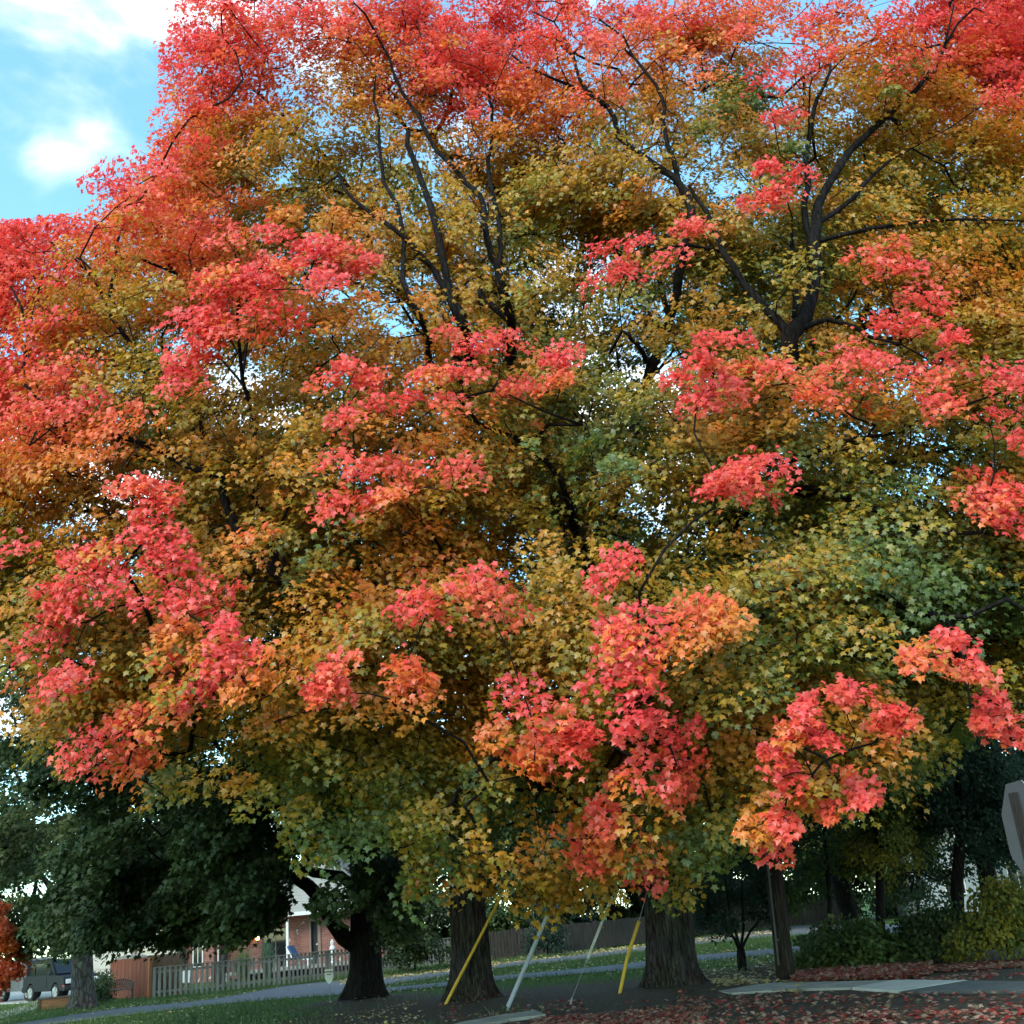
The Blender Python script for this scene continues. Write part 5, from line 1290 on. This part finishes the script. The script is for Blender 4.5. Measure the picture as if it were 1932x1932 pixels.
dg = bpy.context.evaluated_depsgraph_get(); me = bpy.data.meshes.new_from_object(fo.evaluated_get(dg)); bpy.data.objects.remove(fo)
lt = link_mesh('lettering', me, SIGN_WHITE, ss); lt.matrix_basis = Matrix.Translation((.0095, 0, sgn[2])) @ Matrix.Rotation(math.radians(90), 4, 'Z') @ Matrix.Rotation(math.radians(90), 4, 'X')
b = MB(); zt = sgn[2] + .30
for yy in (-.028, .028): b.box((-.022, yy, zt / 2 - .1), (.036, .010, zt + .2))
b.box((-.006, 0, zt / 2 - .1), (.004, .046, zt + .2))
for yy in (-.042, .042): b.box((-.04, yy, zt / 2 - .1), (.006, .018, zt + .2))
b.build('post', SIGN_POST, ss)
b = MB()
for dz in (-.24, .22): b.disc((-.012, 0, sgn[2] + dz), .012, (1, 0, 0), .015, 8)
b.build('bolts', STEEL, ss)
yb = G(622, 1889)
ys_ = empty('yard_sign', yb, 'small white shield-shaped yard sign on a thin stake by the street', 'sign', None, math.radians(-8))
sp_ = float(np.linalg.norm(yb - CAM)) / F / 1.0
wS, hS = 16.5 * sp_ * .94, 25 * sp_ * .94
zc = .84
b = MB(); b.prism([(-wS / 2, zc), (0, zc + .02), (wS / 2, zc), (wS / 2, zc - hS * .55), (wS * .3, zc - hS * .8), (0, zc - hS), (-wS * .3, zc - hS * .8), (-wS / 2, zc - hS * .55)], 'y', -.006, .006); b.build('panel', mat('sign_panel', (.84, .83, .80), .5, .03), ys_)
INK = mat('sign_ink', (.10, .10, .11), .6, .05)
b = MB()
for k in range(7): b.box(((-.42 + .14 * k) * wS, -.0085, zc - hS * (.17 - .03 * math.sin(math.pi * k / 6))), (wS * .10, .003, hS * .085))
for k in range(4): b.box(((-.2 + .135 * k) * wS, -.0085, zc - hS * .33), (wS * .10, .003, hS * .07))
b.build('printing', INK, ys_)
b = MB(); b.bar((0, .012, -.1), (0, .012, zc - hS * .2), .008, n=6); b.build('stake', STEEL, ys_)
# ================================================================== grass and fallen leaves
def inside(x, y, poly):
    px = np.array([p[0] for p in poly]); py = np.array([p[1] for p in poly]); r = np.zeros(len(x), bool); j = len(px) - 1
    for i in range(len(px)):
        c = ((py[i] > y) != (py[j] > y)) & (x < (px[j] - px[i]) * (y - py[i]) / (py[j] - py[i] + 1e-12) + px[i]); r ^= c; j = i
    return r
PAVED = [up_hi + up_lo[::-1], lo_hi + lo_lo[::-1]]
WALKS = [[G(830, 1944), G(869, 1932), G(940, 1919), G(1010, 1909), G(1030, 1917), G(960, 1926), G(900, 1940), G(860, 1950)], [G(1345, 1870), G(1449, 1857), G(1560, 1854), G(1687, 1851.5), G(1825, 1852.6), G(2000, 1856), G(2100, 1880), G(1932, 1872), G(1701, 1873), G(1607, 1865.5), G(1480, 1869), G(1380, 1876)],
         [G(-300, 1905), G(60, 1892), G(120, 1888), G(200, 1868), G(215, 1850), G(100, 1852), G(-300, 1872)]]
def gpx(u, v):
    a, b = (u - HALF) / F, (HALF - v) / F
    d = _f[None] + a[:, None] * _r[None] + b[:, None] * _u[None]
    return CAM[None] + d * (-CAM_H / d[:, 2])[:, None]
# grass tufts, denser near the camera side of the lawns
N = 150000
x = rng.uniform(-24, 22, N); y = 16 + 38 * rng.uniform(0, 1, N) ** 1.5
k = np.ones(N, bool)
for pol in PAVED + WALKS: k &= ~inside(x, y, pol)
ba_ = bare_at(x, y) + rng.normal(0, .12, N)
k &= ba_ < .52 + .25 * (rng.random(N) < .12)
x, y = x[k], y[k]; n_ = len(x)
BL_V = np.array([(-.05, 0, 0), (.05, 0, 0), (.03, .6, .05), (-.02, 1.0, .22)]); BL_F = np.array([(0, 1, 2, 3)])
pos = np.stack([x, y, ground_z(x, y) + .005], 1); ang = rng.uniform(0, 2 * math.pi, n_)
tip = unit(np.stack([rng.normal(0, .35, n_), rng.normal(0, .35, n_), np.ones(n_)], 1)); nm = np.stack([np.cos(ang), np.sin(ang), np.zeros(n_)], 1)
nm = unit(nm - tip * np.sum(nm * tip, 1, keepdims=True))
gc = pal([(.035, .075, .014), (.062, .125, .024), (.11, .165, .045), (.20, .19, .08)])(np.clip(rng.normal(.4, .22, n_), 0, 1))
sz = rng.uniform(.06, .13, n_) * (1 + .012 * (y - 18))
go = leaf_mesh('grass', pos + tip * (0.3 * sz)[:, None], nm, tip, sz, gc, (BL_V, BL_F), leaf_mat('grass_leaf', .3, .03)); go['kind'] = 'stuff'
# fallen maple leaves
RED_F = pal([(.24, .02, .02), (.38, .045, .038), (.42, .17, .12), (.46, .29, .21), (.20, .13, .085), (.34, .24, .11)])
YEL_F = pal([(.45, .30, .06), (.55, .42, .16), (.60, .52, .34), (.42, .27, .12)])
P_, C_, S_ = [], [], []
def litter(n, ulo, uhi, vlo, vhi, palette, size=.10, clump=None, avoid=True, zadd=0.0, thr=None):
    u = rng.uniform(ulo, uhi, n); v = rng.uniform(vlo(u) if callable(vlo) else vlo, vhi(u) if callable(vhi) else vhi, n)
    g = gpx(u, v)
    if clump is not None:
        f = np.array([noise.noise(Vector((a * clump, b * clump, 3.3))) for a, b in g[:, :2]])
        g = g[f > (thr if thr is not None else 0.0) + rng.normal(0, .12, len(f))]
    if avoid:
        kk = np.ones(len(g), bool)
        for pol in WALKS + PAVED: kk &= ~(inside(g[:, 0], g[:, 1], pol) & (rng.random(len(g)) < .965))
        g = g[kk]
    z = ground_z(g[:, 0], g[:, 1]) + rng.uniform(.006, .03, len(g)) + zadd * rng.random(len(g)) + .032 * sum(inside(g[:, 0], g[:, 1], pol) for pol in WALKS)
    P_.append(np.stack([g[:, 0], g[:, 1], z], 1)); C_.append(palette(np.clip(rng.beta(1.3, 1.6, len(g)), 0, 1))); S_.append(size * rng.uniform(.7, 1.2, len(g)))
litter(1500, 1180, 1980, lambda u: np.interp(u, [1180, 1350, 1500, 1980], [1890, 1878, 1872, 1872]), 1945, RED_F, .095, .5, thr=.10)
litter(800, 1280, 1980, lambda u: np.interp(u, [1280, 1350, 1500, 1980], [1885, 1878, 1872, 1872]), 1945, RED_F, .09)
litter(5600, 1495, 1760, lambda u: np.interp(u, [1495, 1700, 1960], [1836, 1826, 1812]), lambda u: np.interp(u, [1495, 1700, 1760], [1856, 1850, 1838]), RED_F, .085, zadd=.10)
litter(1700, 1740, 1960, lambda u: np.interp(u, [1740, 1960], [1822, 1810]), lambda u: np.interp(u, [1740, 1960], [1836, 1822]), RED_F, .085)
litter(700, 1690, 1960, 1828, 1852, RED_F, .08, .8)
litter(2600, 1000, 1330, lambda u: np.interp(u, [1000, 1290], [1918, 1876]), 1940, RED_F, .082, .7, thr=.0)
litter(700, 830, 1100, 1885, 1935, RED_F, .075, .6)
litter(450, 1345, 1520, 1852, 1872, YEL_F, .10)
litter(1100, 0, 800, 1885, 1940, YEL_F, .075, .5)
litter(1500, 720, 1480, lambda u: np.interp(u, [720, 1480], [1845, 1762]), lambda u: np.interp(u, [720, 1480], [1876, 1815]), YEL_F, .10, .35, thr=-.05)
litter(1500, 920, 1480, lambda u: np.interp(u, [920, 1480], [1814, 1752]), lambda u: np.interp(u, [920, 1480], [1822, 1760]), YEL_F, .10, avoid=False)
litter(1200, 640, 940, lambda u: np.interp(u, [640, 940], [1849, 1815]), lambda u: np.interp(u, [640, 940], [1858, 1823]), YEL_F, .10, avoid=False)
litter(450, 1320, 1480, 1786, 1850, YEL_F, .10)
litter(900, 130, 640, lambda u: np.interp(u, [130, 640], [1905, 1850]), lambda u: np.interp(u, [130, 640], [1920, 1862]), YEL_F, .08)
pos = np.concatenate(P_); colr = np.concatenate(C_); sz = np.concatenate(S_); n_ = len(pos)
nm = unit(np.stack([rng.normal(0, .28, n_), rng.normal(0, .28, n_), np.ones(n_)], 1)); ang = rng.uniform(0, 2 * math.pi, n_)
tip = np.stack([np.cos(ang), np.sin(ang), np.zeros(n_)], 1)
fo = leaf_mesh('fallen_leaves', pos, nm, tip, sz, colr * rng.uniform(.75, 1.1, n_)[:, None], LOBED, leaf_mat('fallen_leaf', .1, .04)); fo['kind'] = 'stuff'
